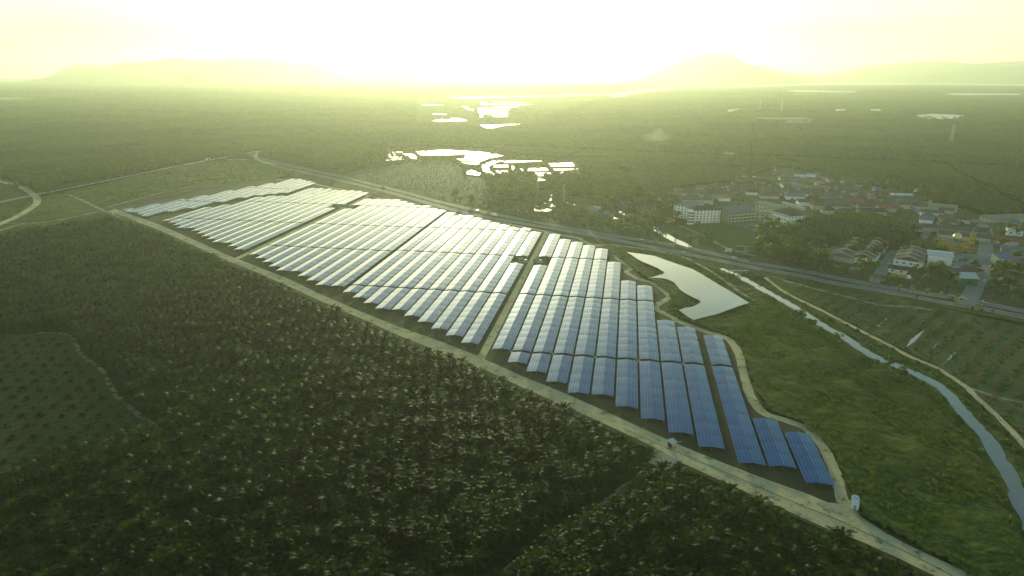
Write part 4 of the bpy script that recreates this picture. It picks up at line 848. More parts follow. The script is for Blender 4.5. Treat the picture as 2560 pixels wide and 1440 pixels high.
building('house', 'blue hip roofed house at the right edge below the palms', 'house', (2514, 562), (2546, 565), 14, 4.5, 2.6, 'cream_wall', 'blue_roof', 'hip')
building('house', 'large brown roofed house cut by the right edge of the photo', 'house', (2522, 678), (2566, 660), 17, 4.5, 3, 'tan_wall', 'brown_roof', 'gable')
building('shed', 'long narrow grey roofed shed among trees right of the avenue', 'shed', (2490, 708), (2560, 721), 5, 3.2, .8, 'tan_wall', 'grey_roof')
building('shed', 'long low red roofed shed right of the avenue near the junction', 'shed', (2524, 722), (2580, 730), 7, 3.4, 1.2, 'tan_wall', 'red_roof')
building('shop_house', 'low dark roofed stall row beside the highway under trees', 'shop', (2178, 700), (2206, 706), 10, 4, 1.8, 'tan_wall', 'brown_roof', 'hip')
building('shed', 'pale cross roofed shed at the edge of the dark wood', 'shed', (2030, 620), (2046, 622), 7, 3.4, 1.2, 'cream_wall', 'white_roof')
building('house', 'small brown house beside the pale cross roofed shed', 'house', (2040, 612), (2068, 615), 8, 3.4, 1.6, 'cream_wall', 'brown_roof')
# village by the stream
for nm, lb, a, b_, W, h_b, wl, rf in [
    ('factory_shed', 'broad grey blue roofed factory shed beside the stream', (1470, 530), (1502, 535), 26, 5, 'tan_wall', 'grey_roof'),
    ('factory_shed', 'lower pale roofed factory shed just right of the broad one', (1500, 540), (1524, 544), 16, 4.5, 'tan_wall', 'blue_roof'),
    ('shed', 'long dark blue roofed shed behind the stream trees', (1548, 514), (1582, 518), 14, 4.5, 'tan_wall', 'blue_roof'),
    ('house', 'blue hip roofed house left of the school road', (1612, 526), (1631, 529), 14, 4.5, 'cream_wall', 'blue_roof'),
    ('shed', 'white roofed shed just right of the blue hip roofed house', (1630, 533), (1645, 537), 9, 3.5, 'cream_wall', 'white_roof'),
    ('shop_house', 'long yellow walled building with orange roof in the roadside village', (1516, 561), (1574, 561), 8, 4, 'yellow_wall', 'orange_roof'),
    ('shed', 'orange roofed shed on bare ground left of the school', (1656, 551), (1680, 556), 10, 3.4, 'cream_wall', 'orange_roof'),
    ('house', 'small red roofed house by the village trees near the stream', (1583, 518), (1594, 519), 9, 4, 'cream_wall', 'red_roof'),
    ('house', 'brown roofed village house beside the highway trees, left end', (1400, 545), (1425, 548), 9, 3.6, 'tan_wall', 'brown_roof'),
    ('house', 'low brown roofed house right of the small square ponds', (1440, 535), (1462, 537), 10, 3.6, 'tan_wall', 'brown_roof'),
    ('tent_hall', 'white curved roof hall among trees at the top of the town', (1857, 450), (1887, 452), 16, 5, 'white_wall', 'white_roof')]:
    building(nm, lb, nm.replace('_', ' ').replace('shop house', 'shop').replace('factory shed', 'shed').replace('tent hall', 'hall'), a, b_, W, h_b, 1.8, wl, rf, 'hip' if 'hip' in lb else 'gable')
# mosque
t = thing('mosque', 'yellow mosque with golden dome on a blue drum beside the car park', 'mosque', G(2398, 628), R(2), scale=.86)
k = MB(); k.box(-9, -3, 0, 9, 17, 8); k.box(-10.5, -6, 0, -4, -3.01, 6); k.box(4, -6, 0, 10.5, -3.01, 6); k.box(-3.4, -7.5, 4.4, 3.4, -3.02, 6.6)
for x_ in (-3, 3): k.box(x_ - .35, -7.4, 0, x_ + .35, -6.7, 4.39)
k.obj('wall', 'yellow_wall', t)
k = MB(); k.box(-9.5, -3.5, 8.01, 9.5, 17.5, 8.5); k.box(-10.8, -6.3, 6.01, -3.7, -3.52, 6.4); k.box(3.7, -6.3, 6.01, 10.8, -3.52, 6.4); k.obj('roof', 'brown_roof', t)
k = MB(); k.lathe([(4.0, 8.5), (4.0, 11.4), (4.3, 11.5), (4.3, 11.9), (3.9, 12.0)], 20, Matrix.Translation((0, 7, 0))); k.obj('drum', 'blue_roof', t)
k = MB(); k.lathe([(3.9, 12.0), (4.15, 13.2), (3.9, 14.6), (3.0, 16.0), (1.6, 17.0), (.3, 17.5), (.12, 19.2), (.01, 19.3)], 20, Matrix.Translation((0, 7, 0))); dm = k.obj('dome', 'gold', t); dm.data.polygons.foreach_set('use_smooth', [True] * len(dm.data.polygons))
for x_ in (-7.3, 7.3):
    for c_ in (-1.4, 1.4): put('window', WIN_ME, t, (x_ + c_, -6.0, 2.2), 0)
k = MB(); k.box(-9.2, -3.2, 8.5, -8.6, 17.2, 9.4); k.box(8.6, -3.2, 8.5, 9.2, 17.2, 9.4); k.box(-8.59, -3.2, 8.5, 8.59, -2.6, 9.3); k.obj('parapet', 'yellow_wall', t)
t = thing('minaret', 'tall square yellow minaret with blue cap right of the golden dome', 'minaret', G(2424, 622), R(2), scale=.88)
k = MB(); k.box(-1.7, -1.7, 0, 1.7, 1.7, 17); k.obj('shaft', 'yellow_wall', t)
for z_ in (6, 10.5, 15): 
    k = MB(); k.box(-2.4, -2.4, z_, 2.4, 2.4, z_ + .35); k.box(-2.4, -2.4, z_ + .351, 2.4, -2.2, z_ + 1.2); k.box(-2.4, -2.19, z_ + .351, -2.2, 2.4, z_ + 1.2); k.box(2.2, -2.19, z_ + .351, 2.4, 2.4, z_ + 1.2); k.obj('balcony', 'yellow_wall', t)
for z_ in (3, 8, 12.6): put('window', WIN_ME, t, (0, -1.7, z_))
k = MB(); k.lathe([(1.9, 17), (1.9, 17.4), (1.2, 17.5), (1.3, 19.5), (1.4, 20.2), (.9, 21.4), (.1, 22.4), (.02, 23.8)], 12); k.obj('cap', 'blue_roof', t)
building('mosque_annex', 'yellow annex with orange roof left of the mosque', 'annex', (2338, 612), (2368, 618), 9, 6, 1.8, 'yellow_wall', 'orange_roof', 'gable', (2, 4, 'n'))
# housing estates: every terrace of the estate is a building of its own
ESTATES = [('upper town estate', [(1730, 474), (1850, 458), (1940, 428), (2060, 440), (2160, 462), (2260, 488), (2335, 512), (2330, 530), (2180, 545), (2060, 535), (2012, 502), (1830, 498)], 21, -.18),
           ('middle town estate', [(2030, 535), (2180, 548), (2300, 562), (2295, 580), (2200, 548), (2100, 536)], 21, -.12),
           ('right town estate', [(2290, 530), (2360, 515), (2440, 555), (2420, 600), (2370, 598), (2310, 585)], 21, -.5),
           ('west town estate', [(1640, 500), (1720, 478), (1800, 490), (1850, 504), (1780, 512), (1700, 520)], 21, -.1),
           ('far right estate', [(2480, 545), (2560, 535), (2600, 560), (2480, 575)], 30, .1)]
rr = random.Random(12); WALLS = ['cream_wall', 'white_wall', 'tan_wall', 'cream_wall']
ROOFS = ['brown_roof'] * 20 + ['dark_roof'] * 3 + ['dark_roof', 'grey_roof', 'red_roof', 'orange_roof', 'white_roof', 'blue_roof', 'olive_roof']
HOUSES_XY = []
for en, q, dpt, ang in ESTATES:
    w_ = np.array([G(a, b_)[:2] for a, b_ in q]); cx, cy = w_.mean(0); c_, s_ = math.cos(ang), math.sin(ang); row = 0
    for j in range(-24, 25):
        v = j * (dpt + rr.uniform(-1, 1)); u = -420; any_ = False; n = 0
        while u < 420:
            L_ = rr.choice([14, 16, 24, 30, 44]); x_, y_ = cx + (u + L_ / 2) * c_ - v * s_, cy + (u + L_ / 2) * s_ + v * c_
            if inside([x_], [y_], w_)[0] and rr.random() < .88:
                if not any_: row += 1; any_ = True
                n += 1; rf = rr.choice(ROOFS); a = Vector((cx + u * c_ - v * s_, cy + u * s_ + v * c_, 0)); b_ = a + Vector((c_, s_, 0)) * (L_ - 2.5)
                long_ = L_ > 20; kd = 'gable' if long_ or rr.random() < .5 else 'hip'; col = rf.replace('_roof', '')
                wd = 15 if long_ else 11
                nm = 'terrace_row' if long_ else 'house'
                building(nm, f'{col} roofed {"terrace" if long_ else "house"}, {en}, row {ordw(row)} from front, {ordw(n)} from left', 'terrace houses' if long_ else 'house', a, b_, wd, rr.uniform(3.6, 5.2), rr.uniform(2.2, 3.4), rr.choice(WALLS), rf, kd, None, f'houses of the {en}', True,
                         extra=party_walls(int(L_ / 14), rr.choice(['brown_roof', 'tan_wall', 'brown_roof', 'brown_roof'])) if long_ else None)
                HOUSES_XY.append((x_, y_, L_ / 2 + 3, wd / 2 + 3, ang))
            u += L_ + rr.uniform(1, 7)
# distant structures
for i, (px_, w1) in enumerate(((1969, 13), (1987, 13), (2006, 17))):
    building('apartment_block', f'pale apartment block in the far plain, {["leftmost", "middle", "rightmost"][i]} of three', 'apartment block', (px_, 312), (px_ + w1, 313), 14, 15, 3, 'cream_wall', 'grey_roof', 'hip', (4, 3.4, 'n'), 'three far apartment blocks')
for i, (a, b_, W, lb) in enumerate([((2038, 311), (2052, 312), 10, 'small pale house right of the three far apartment blocks'), ((2092, 303), (2112, 303), 14, 'pale farm shed in the far plain at the right'), ((1640, 366), (1680, 367), 22, 'long white roofed farm shed below the smoke'), ((1705, 376), (1722, 377), 20, 'orange roofed farm shed right of the long white one'), ((1812, 390), (1836, 392), 20, 'pale roofed farm sheds among the palms above town'), ((2513, 410), (2542, 411), 24, 'lone pale roofed shed among palms at the right')]):
    building('farm_shed', lb, 'shed', a, b_, W, 5, 2, 'white_wall', 'orange_roof' if 'orange' in lb else 'white_roof')
t = thing('factory_tower', 'huge hazy rectangular tower frame standing on the far plain left', 'tower', G(475, 222))
k = MB(); w_, h_t = 40, 118
for x_ in np.linspace(-w_, w_, 6): k.box(x_ - 2.5, -15, 0, x_ + 2.5, -9, h_t); k.box(x_ - 2.5, 9, 0, x_ + 2.5, 15, h_t)
for z_ in (24, 48, 72, 96): k.box(-w_ - 3, -16, z_, w_ + 3, 16, z_ + 4)
k.obj('frame', 'concrete', t); k = MB(); k.box(-w_ - 6, -20, h_t + .01, w_ + 6, 20, h_t + 14); k.obj('top_deck', 'concrete', t)
k = MB(); k.box(-w_ + 4, -7, .1, w_ - 4, 7, h_t - 2); k.obj('core', 'tan_wall', t)
t = thing('chimney', 'tall thin factory chimney at the far left horizon', 'chimney', G(20, 214)); k = MB(); k.lathe([(5, 0), (3.2, 150), (3.4, 152), (2.6, 152)], 10); k.obj('stack', 'concrete', t)
k = MB(); k.lathe([(5.2, 60), (5.2, 66)], 10); k.obj('band', 'red_roof', t)
building('factory', 'low hazy factory beside the chimney at the left edge', 'factory', (-10, 216), (10, 215), 60, 22, 6, 'tan_wall', 'grey_roof')
def lattice(name, label, cat, p, H_, bw, tw, arms=()):
    t = thing(name, label, cat, G(*p)); k = MB(); n = 7; r0 = max(.10, H_ * .0035)
    def c4(f_): w__ = bw + (tw - bw) * f_ ** .8; return [Vector((sx * w__ / 2, sy * w__ / 2, H_ * f_)) for sx, sy in ((-1, -1), (1, -1), (1, 1), (-1, 1))]
    for i in range(n):
        a, b_ = c4(i / n), c4((i + 1) / n)
        for j in range(4):
            k.tube(a[j], b_[j], r0, n=4); k.tube(a[j], b_[(j + 1) % 4], r0 * .6, n=4); k.tube(a[(j + 1) % 4], b_[j], r0 * .6, n=4); k.tube(b_[j], b_[(j + 1) % 4], r0 * .6, n=4)
    k.obj('lattice_body', 'steel', t)
    for f_, ln in arms:
        k = MB()
        for s_ in (-1, 1):
            k.tube((0, 0, H_ * f_), (s_ * ln, 0, H_ * f_), r0 * .9, r0 * .4, 4); k.tube((0, 0, H_ * f_ + ln * .3), (s_ * ln, 0, H_ * f_), r0 * .7, n=4)
        k.obj('cross_arm', 'steel', t)
    return t
AR3 = ((.68, 9), (.80, 7.5), (.92, 6))
lattice('pylon', 'tall hazy power pylon on the far plain above the three apartment blocks', 'pylon', (1952, 284), 58, 9, 1.6, AR3)
lattice('pylon', 'fainter power pylon left of the tall one on the far plain', 'pylon', (1898, 280), 50, 8, 1.5, AR3)
lattice('pylon', 'power pylon among the palms at the far right', 'pylon', (2375, 364), 44, 8, 1.4, AR3)
lattice('radio_mast', 'slim grey lattice mast in front of the fish ponds', 'mast', (1344, 492), 46, 3.0, 1.0, ((.7, 1.6), (.85, 1.6)))
lattice('radio_mast', 'smaller pale lattice mast right of the slim one near the stream', 'mast', (1409, 505), 22, 2.2, .9)

# ================================================================== SMALL THINGS
def car_parts(t, paint, L_=4.4, W=1.78):
    k = MB(); prof = [(-.5, .34), (-.5, .72), (-.46, .86), (-.22, .93), (.16, .93), (.42, .80), (.5, .62), (.5, .34)]
    n = len(prof); vs = [(x_ * L_, -W / 2, z_) for x_, z_ in prof] + [(x_ * L_, W / 2, z_) for x_, z_ in prof]
    k.add(vs, [tuple(range(n)), tuple(range(2 * n - 1, n - 1, -1))] + [(i, i + n, (i + 1) % n + n, (i + 1) % n) for i in range(n)])
    q = [(-.36, .925), (-.24, 1.40), (.06, 1.42), (.22, .925)]; W2 = W * .86
    roof = [(q[1][0] * L_, -W2 / 2 * .9, 1.40), (q[2][0] * L_, -W2 / 2 * .9, 1.42), (q[2][0] * L_, W2 / 2 * .9, 1.42), (q[1][0] * L_, W2 / 2 * .9, 1.40)]
    k.add(roof + [(a, b_, z_ + .05) for a, b_, z_ in roof], [(4, 5, 6, 7), (0, 1, 5, 4), (1, 2, 6, 5), (2, 3, 7, 6), (3, 0, 4, 7)]); k.obj('body', paint, t)
    g_ = MB(); vs = [(q[0][0] * L_, -W2 / 2, .93), (q[1][0] * L_, -W2 / 2 * .9, 1.40), (q[2][0] * L_, -W2 / 2 * .9, 1.40), (q[3][0] * L_, -W2 / 2, .93)]; vs += [(a, -b_, c_) for a, b_, c_ in vs]
    g_.add(vs, [(0, 1, 2, 3), (7, 6, 5, 4), (0, 4, 5, 1), (2, 6, 7, 3)]); g_.obj('windows', 'window_glass', t)
    for sx in (-.3, .31):
        for sy in (-1, 1):
            m_ = MB(); m_.tube((sx * L_, sy * (W / 2 - .22), .32), (sx * L_, sy * (W / 2 + .02), .32), .32, n=12); m_.obj('wheel', 'rubber', t)
    for sy in (-1, 1):
        m_ = MB(); m_.box(L_ * .5, sy * W * .36 - .16, .62, L_ * .5 + .03, sy * W * .36 + .16, .78); m_.obj('headlight', 'trim_white', t)
CARP = {}
def dup_tree(src, loc, rz, label, group):
    r = src.copy(); C.objects.link(r); r.location = loc; r.rotation_euler = (0, 0, rz); r['label'] = label
    if group: r['group'] = group
    for ch in list(src.children):
        c_ = ch.copy(); C.objects.link(c_); c_.parent = r
    return r
def car(px, paint, label, toward=None, z=.12, group='cars on the roads'):
    p = G(*px); q = G(*toward); d = q - p; rz = math.atan2(d.y, d.x); p.z = z
    if paint in CARP: return dup_tree(CARP[paint], p, rz, label, group)
    t = thing('car', label, 'car', p, rz, group); car_parts(t, paint); CARP[paint] = t; return t
def along(px, hw):   # heading of the road at that pixel
    j = min(range(len(hw) - 1), key=lambda i: abs((hw[i][0] + hw[i + 1][0]) / 2 - px[0])); return (px[0] + (hw[j + 1][0] - hw[j][0]), px[1] + (hw[j + 1][1] - hw[j][1]))
for px_, pn, lb, hw in [((1551, 592), 'paint_silver', 'silver car on the upper carriageway above the first trees of the pond', HW1), ((1604, 600), 'paint_white', 'white car on the upper carriageway left of the stream end', HW1), ((1640, 606), 'paint_red', 'dark red car on the upper carriageway beside the stream', HW1),
                        ((1693, 616), 'paint_dark', 'dark car on the upper carriageway at the stream end', HW1), ((1728, 622), 'paint_silver', 'silver car just right of the stream end on the upper carriageway', HW1), ((1709, 633), 'paint_silver', 'silver car on the lower carriageway above the big pond', HW2),
                        ((1835, 646), 'paint_white', 'white car on the upper carriageway below the billboard', HW1), ((1878, 655), 'paint_dark', 'dark car on the upper carriageway at the wood corner', HW1), ((2407, 749), 'paint_silver', 'silver car entering the junction from the left', HW1), ((2376, 741), 'paint_silver', 'silver car waiting under the verge trees left of the junction', HW1),
                        ((2458, 758), 'paint_silver', 'silver car right of the junction', HW1), ((1195, 528), 'paint_dark', 'dark car on the highway above the middle panel block', HW1), ((1220, 534), 'paint_dark', 'dark car just behind another above the middle panel block', HW1), ((1252, 541), 'paint_white', 'white car on the highway beside the village', HW1), ((1330, 554), 'paint_dark', 'small dark car on the highway above the gravel road end', HW1),
                        ((121, 481), 'paint_dark', 'dark car alone on the left highway near the bridge ramp', LH), ((211, 464), 'paint_silver', 'silver car on the left highway', LH)]:
    car(px_, pn, lb, along(px_, hw))
AV = [(2440, 713), (2451, 690), (2460, 652), (2466, 606)]
for px_, pn, lb, tw in [((2462, 704), 'paint_white', 'white car on the avenue near the green building', (2468, 690)), ((2470, 587), 'paint_white', 'white car far up the avenue beside the trees', (2469, 575)), ((2400, 651), 'paint_dark', 'dark car parked in the car park, left of two', (2410, 650)), ((2412, 652), 'paint_dark', 'dark car parked in the car park, right of two', (2422, 651)),
                        ((2396, 663), 'paint_silver', 'silver car parked next to the white warehouse', (2406, 664)), ((2394, 670), 'paint_white', 'white car parked nearest the trees in the car park', (2404, 671)), ((2388, 656), 'paint_dark', 'dark car parked against the warehouse wall', (2398, 657)), ((2220, 663), 'paint_silver', 'silver car parked in the street beside the short terrace', (2226, 655)),
                        ((2111, 676), 'paint_white', 'white car in front of the leftmost terrace', (2121, 677)), ((2128, 678), 'paint_silver', 'silver car in front of the middle terrace', (2138, 677)), ((2088, 633), 'paint_white', 'white car parked beside the leftmost terrace, nearest of three', (2096, 633)), ((2092, 628), 'paint_white', 'white car parked beside the leftmost terrace, middle of three', (2100, 628)), ((2096, 623), 'paint_white', 'white car parked beside the leftmost terrace, farthest of three', (2104, 623)),
                        ((2480, 670), 'paint_dark', 'dark car parked in front of the broad blue roof, back one', (2490, 671)), ((2484, 677), 'paint_dark', 'dark car parked in front of the broad blue roof, front one', (2494, 678))]:
    car(px_, pn, lb, tw, .16, 'cars parked in the town' if 'parked' in lb else 'cars on the roads')
def lorry(px, tw, label, cab, box, L_=8.0, z=.14):
    p = G(*px); q = G(*tw); d = q - p; p.z = z; t = thing('lorry', label, 'lorry', p, math.atan2(d.y, d.x))
    k = MB(); k.box(-L_ * .5, -1.2, 1.0, L_ * .24, 1.2, 3.4); k.obj('cargo_box', box, t); k = MB(); k.box(L_ * .27, -1.15, .6, L_ * .46, 1.15, 2.3); k.box(L_ * .27, -1.1, 2.301, L_ * .42, 1.1, 2.9); k.obj('cab', cab, t)
    k = MB(); k.box(L_ * .46, -1.0, 1.5, L_ * .46 + .04, 1.0, 2.2); k.obj('windscreen', 'window_glass', t)
    for sx in (-.36, -.26, .36):
        for sy in (-1, 1): m_ = MB(); m_.tube((sx * L_, sy * .85, .5), (sx * L_, sy * 1.2, .5), .5, n=12); m_.obj('wheel', 'rubber', t)
lorry((2252, 697), (2272, 699), 'long yellow lorry with white cab parked under the trees near the highway', 'paint_white', 'yellow_wall', 14)
lorry((1236, 541), (1255, 545), 'white lorry on the highway above the middle panel block', 'paint_white', 'white_wall', 8)
lorry((520, 402), (490, 407), 'white lorry near the road fork on the left highway', 'paint_white', 'white_wall', 12, 1.0)
lorry((453, 415), (420, 421), 'dark lorry on the left highway below the white one', 'paint_dark', 'dark_roof', 12, 1.0)

# site container with ribs and roof box
p = G(2136, 1266); t = thing('site_container', 'white ribbed site container beside the fork of the gravel tracks', 'container', (p.x, p.y, .1), R(62))
k = MB(); k.box(-2.6, -1.25, .15, 2.6, 1.25, 2.6); k.obj('body', 'white_wall', t)
k = MB()
for i in range(5): x_ = -2.3 + i * 1.15; k.box(x_ - .06, -1.35, 2.6, x_ + .06, 1.35, 2.72); k.box(x_ - .06, -1.32, .2, x_ + .06, -1.252, 2.6); k.box(x_ - .06, 1.252, .2, x_ + .06, 1.32, 2.6)
k.obj('ribs', 'steel', t)
k = MB(); k.box(-2.64, -.5, .2, -2.602, .4, 2.2); k.obj('door', 'paint_silver', t); k = MB(); k.box(-1.5, -1.29, 1.2, -.6, -1.255, 2.0); k.obj('window', 'window_glass', t); k = MB(); k.box(1.2, -.8, 2.73, 2.3, .8, 3.25); k.obj('roof_unit', 'white_roof', t)
# gate hut
p = G(1679, 1117); t = thing('gate_hut', 'small dark gate hut with white roof where the palm path meets the gravel road', 'hut', (p.x, p.y, .06), R(30))
k = MB()
for sx in (-1.2, 1.2):
    for sy in (-1, 1): k.box(sx - .08, sy - .08, 0, sx + .08, sy + .08, 2.5)
k.box(-1.1, .95, .1, 1.1, 1.05, 2.4); k.box(-1.25, -.9, .1, -1.15, .9, 2.4); k.obj('wall', 'dark_steel', t)
k = MB(); k.add([(-1.7, -1.5, 2.5), (1.7, -1.5, 2.5), (1.7, 1.5, 2.9), (-1.7, 1.5, 2.9), (-1.7, -1.5, 2.62), (1.7, -1.5, 2.62), (1.7, 1.5, 3.02), (-1.7, 1.5, 3.02)], [(3, 2, 1, 0), (4, 5, 6, 7), (0, 1, 5, 4), (1, 2, 6, 5), (2, 3, 7, 6), (3, 0, 4, 7)]); k.obj('roof', 'white_roof', t)
k = MB(); k.box(1.6, -.2, 0, 1.8, 0, 1.0); k.tube((1.7, -.1, .95), (5.8, -.1, 1.05), .06); k.obj('barrier', 'trim_white', t)
# camera posts along the gravel road
for px_, lb in (((1437, 1009), 'camera post at the gravel road in front of the right-hand panels'), ((810, 745), 'camera post at the gravel road below the centre-left panels'), ((625, 662), 'camera post at the gravel road near the left branch track'), ((1003, 829), 'camera post at the gravel road below the middle panels'), ((1885, 1185), 'camera post at the gravel road near the last panel rows')):
    t = thing('camera_post', lb, 'post', G(*px_), group='camera posts along the gravel road'); k = MB(); k.lathe([(.11, 0), (.08, 6.5), (.01, 6.52)], 8); k.obj('pole', 'dark_steel', t); k = MB(); k.box(-.05, -.5, 6.3, .05, .5, 6.4); k.box(-.14, .35, 6.05, .14, .75, 6.3); k.box(-.14, -.75, 6.05, .14, -.35, 6.3); k.obj('camera_head', 'steel', t)
# transformer stations
for px_, lb in (((1308, 655), 'transformer station left of the wide gravel road between panel blocks'), ((1345, 656), 'transformer station right of the wide gravel road between panel blocks'), ((846, 517), 'transformer station left of the far gravel road'), ((871, 518), 'transformer station right of the far gravel road'), ((935, 489), 'cluster of grey transformer cabins at the highway end of the far road')):
    p = G(*px_); t = thing('transformer_station', lb, 'transformer', p, -YAW, 'transformer stations'); k = MB(); k.box(-4.2, -2.4, .02, 4.2, 2.4, .5); k.obj('plinth', 'concrete', t)
    k = MB(); k.box(-3.8, -1.4, .5, -.2, 1.4, 3.1); k.box(-4.0, -1.6, 3.1, 0, 1.6, 3.3); k.obj('cabin', 'grey_roof', t)
    k = MB(); k.box(1.0, -1.0, .5, 3.2, 1.0, 2.3); k.obj('tank', 'steel', t); k = MB()
    for i in range(6): k.box(1.1 + i * .36, -1.5, .8, 1.2 + i * .36, -1.001, 2.1); k.box(1.1 + i * .36, 1.001, .8, 1.2 + i * .36, 1.5, 2.1)
    k.obj('radiator', 'steel', t); k = MB()
    for i in range(3): k.tube((1.4 + i * .7, 0, 2.3), (1.4 + i * .7, 0, 3.0), .12, .07)
    k.obj('bushing', 'stone', t)
# inverters between the rows
iv = MB(); iv.box(-.55, -.25, .5, .55, .25, 1.6); iv_me = iv.mesh('cabinet', 'white_roof'); lg = MB(); lg.box(-.45, -.05, 0, -.38, .05, .498); lg.box(.38, -.05, 0, .45, .05, .498); lg_me = lg.mesh('leg_frame', 'steel')
for n, (cx_, cy_) in enumerate([(k_, 331 + dy) for k_ in (-57.6, -34.2, -10.9, 12.5, 36) for dy in (0,)] + [(k_, 429.8) for k_ in (-63, -40, -16, 7.5)] + [(k_, 428.5) for k_ in (-188, -153, -118, -95)]):
    t = thing('inverter_box', f'white inverter box in the cross aisle gap, {ordw(n + 1)} counting away from the palms', 'inverter', A2W(cx_, cy_), -YAW, 'inverter boxes in the cross aisles'); put('cabinet', iv_me, t); put('leg_frame', lg_me, t)
# footbridge
a, b_ = G(1820, 684), G(1871, 684); d = b_ - a; t = thing('footbridge', 'narrow grey pipe bridge across the canal below the highway', 'bridge', (a.x, a.y, 0), math.atan2(d.y, d.x))
k = MB(); k.box(0, -1.1, 2.2, d.length, 1.1, 2.5); k.obj('deck', 'concrete', t); k = MB()
for f_ in (.3, .5, .68): k.box(d.length * f_ - .2, -1, 0, d.length * f_ + .2, -.7, 2.19); k.box(d.length * f_ - .2, .7, 0, d.length * f_ + .2, 1, 2.19)
k.obj('piers', 'concrete', t); k = MB()
for sy in (-1.05, 1.05): k.box(0, sy - .04, 3.4, d.length, sy + .04, 3.5); [k.box(i * d.length / 10, sy - .04, 2.5, i * d.length / 10 + .08, sy + .04, 3.4) for i in range(10)]
k.obj('railing', 'steel', t)
# billboards at the sports field
for px_, w1, h1, lb, m_ in (((1855, 633), 9.5, 4.2, 'dark roadside billboard with white frame at the sports field corner', 'dark_steel'), ((1820, 634), 5.5, 2.6, 'pale blank roadside billboard left of the dark one', 'white_roof')):
    t = thing('billboard', lb, 'billboard', G(*px_), R(-12)); k = MB(); [k.box(x_ - .12, -.1, 0, x_ + .12, .1, 2.2 + h1) for x_ in (-w1 * .35, w1 * .35)]; k.obj('posts', 'steel', t)
    k = MB(); k.box(-w1 / 2, -.3, 2, w1 / 2, -.101, 2 + h1); k.obj('board', m_, t); k = MB(); k.box(-w1 / 2 - .2, -.34, 1.8, w1 / 2 + .2, -.1, 2 - .001); k.box(-w1 / 2 - .2, -.34, 2 + h1 + .001, w1 / 2 + .2, -.1, 2.2 + h1); k.box(w1 / 2 + .001, -.34, 2, w1 / 2 + .2, -.1, 2 + h1); k.obj('frame', 'trim_white', t)
    if m_ == 'dark_steel':
        k = MB(); k.box(1.2, -.33, 2.6, 3.9, -.301, 5.6); k.obj('poster_panel', 'grey_roof', t)
# cemetery: far too many stones to count
gs = MB(); gs.box(-.5, -1.1, 0, .5, 1.1, .35); gs.box(-.4, .9, .351, .4, 1.1, 1.3); gm = gs.mesh('grave_source', 'stone'); gs2 = MB(); gs2.box(-.9, -1.4, 0, .9, 1.4, .3); gs2.box(-.7, 1.0, .301, .7, 1.3, 1.6); gm2 = gs2.mesh('grave_source', 'white_roof')
a, b_, px, py = fill([CEMETERY], 4.6, 1.9); m_ = rng.random(len(a)) < .85
scatter('gravestones', 'hundreds of pale gravestones on the open burial ground beyond the highway', 'graves', np.stack([a[m_], b_[m_], a[m_] * 0 + .03], 1), [gm, gm2], rot=rng.normal(0, .3, m_.sum()), scl=rng.uniform(.5, 1.2, m_.sum()), var=(rng.random(m_.sum()) < .06).astype(int))

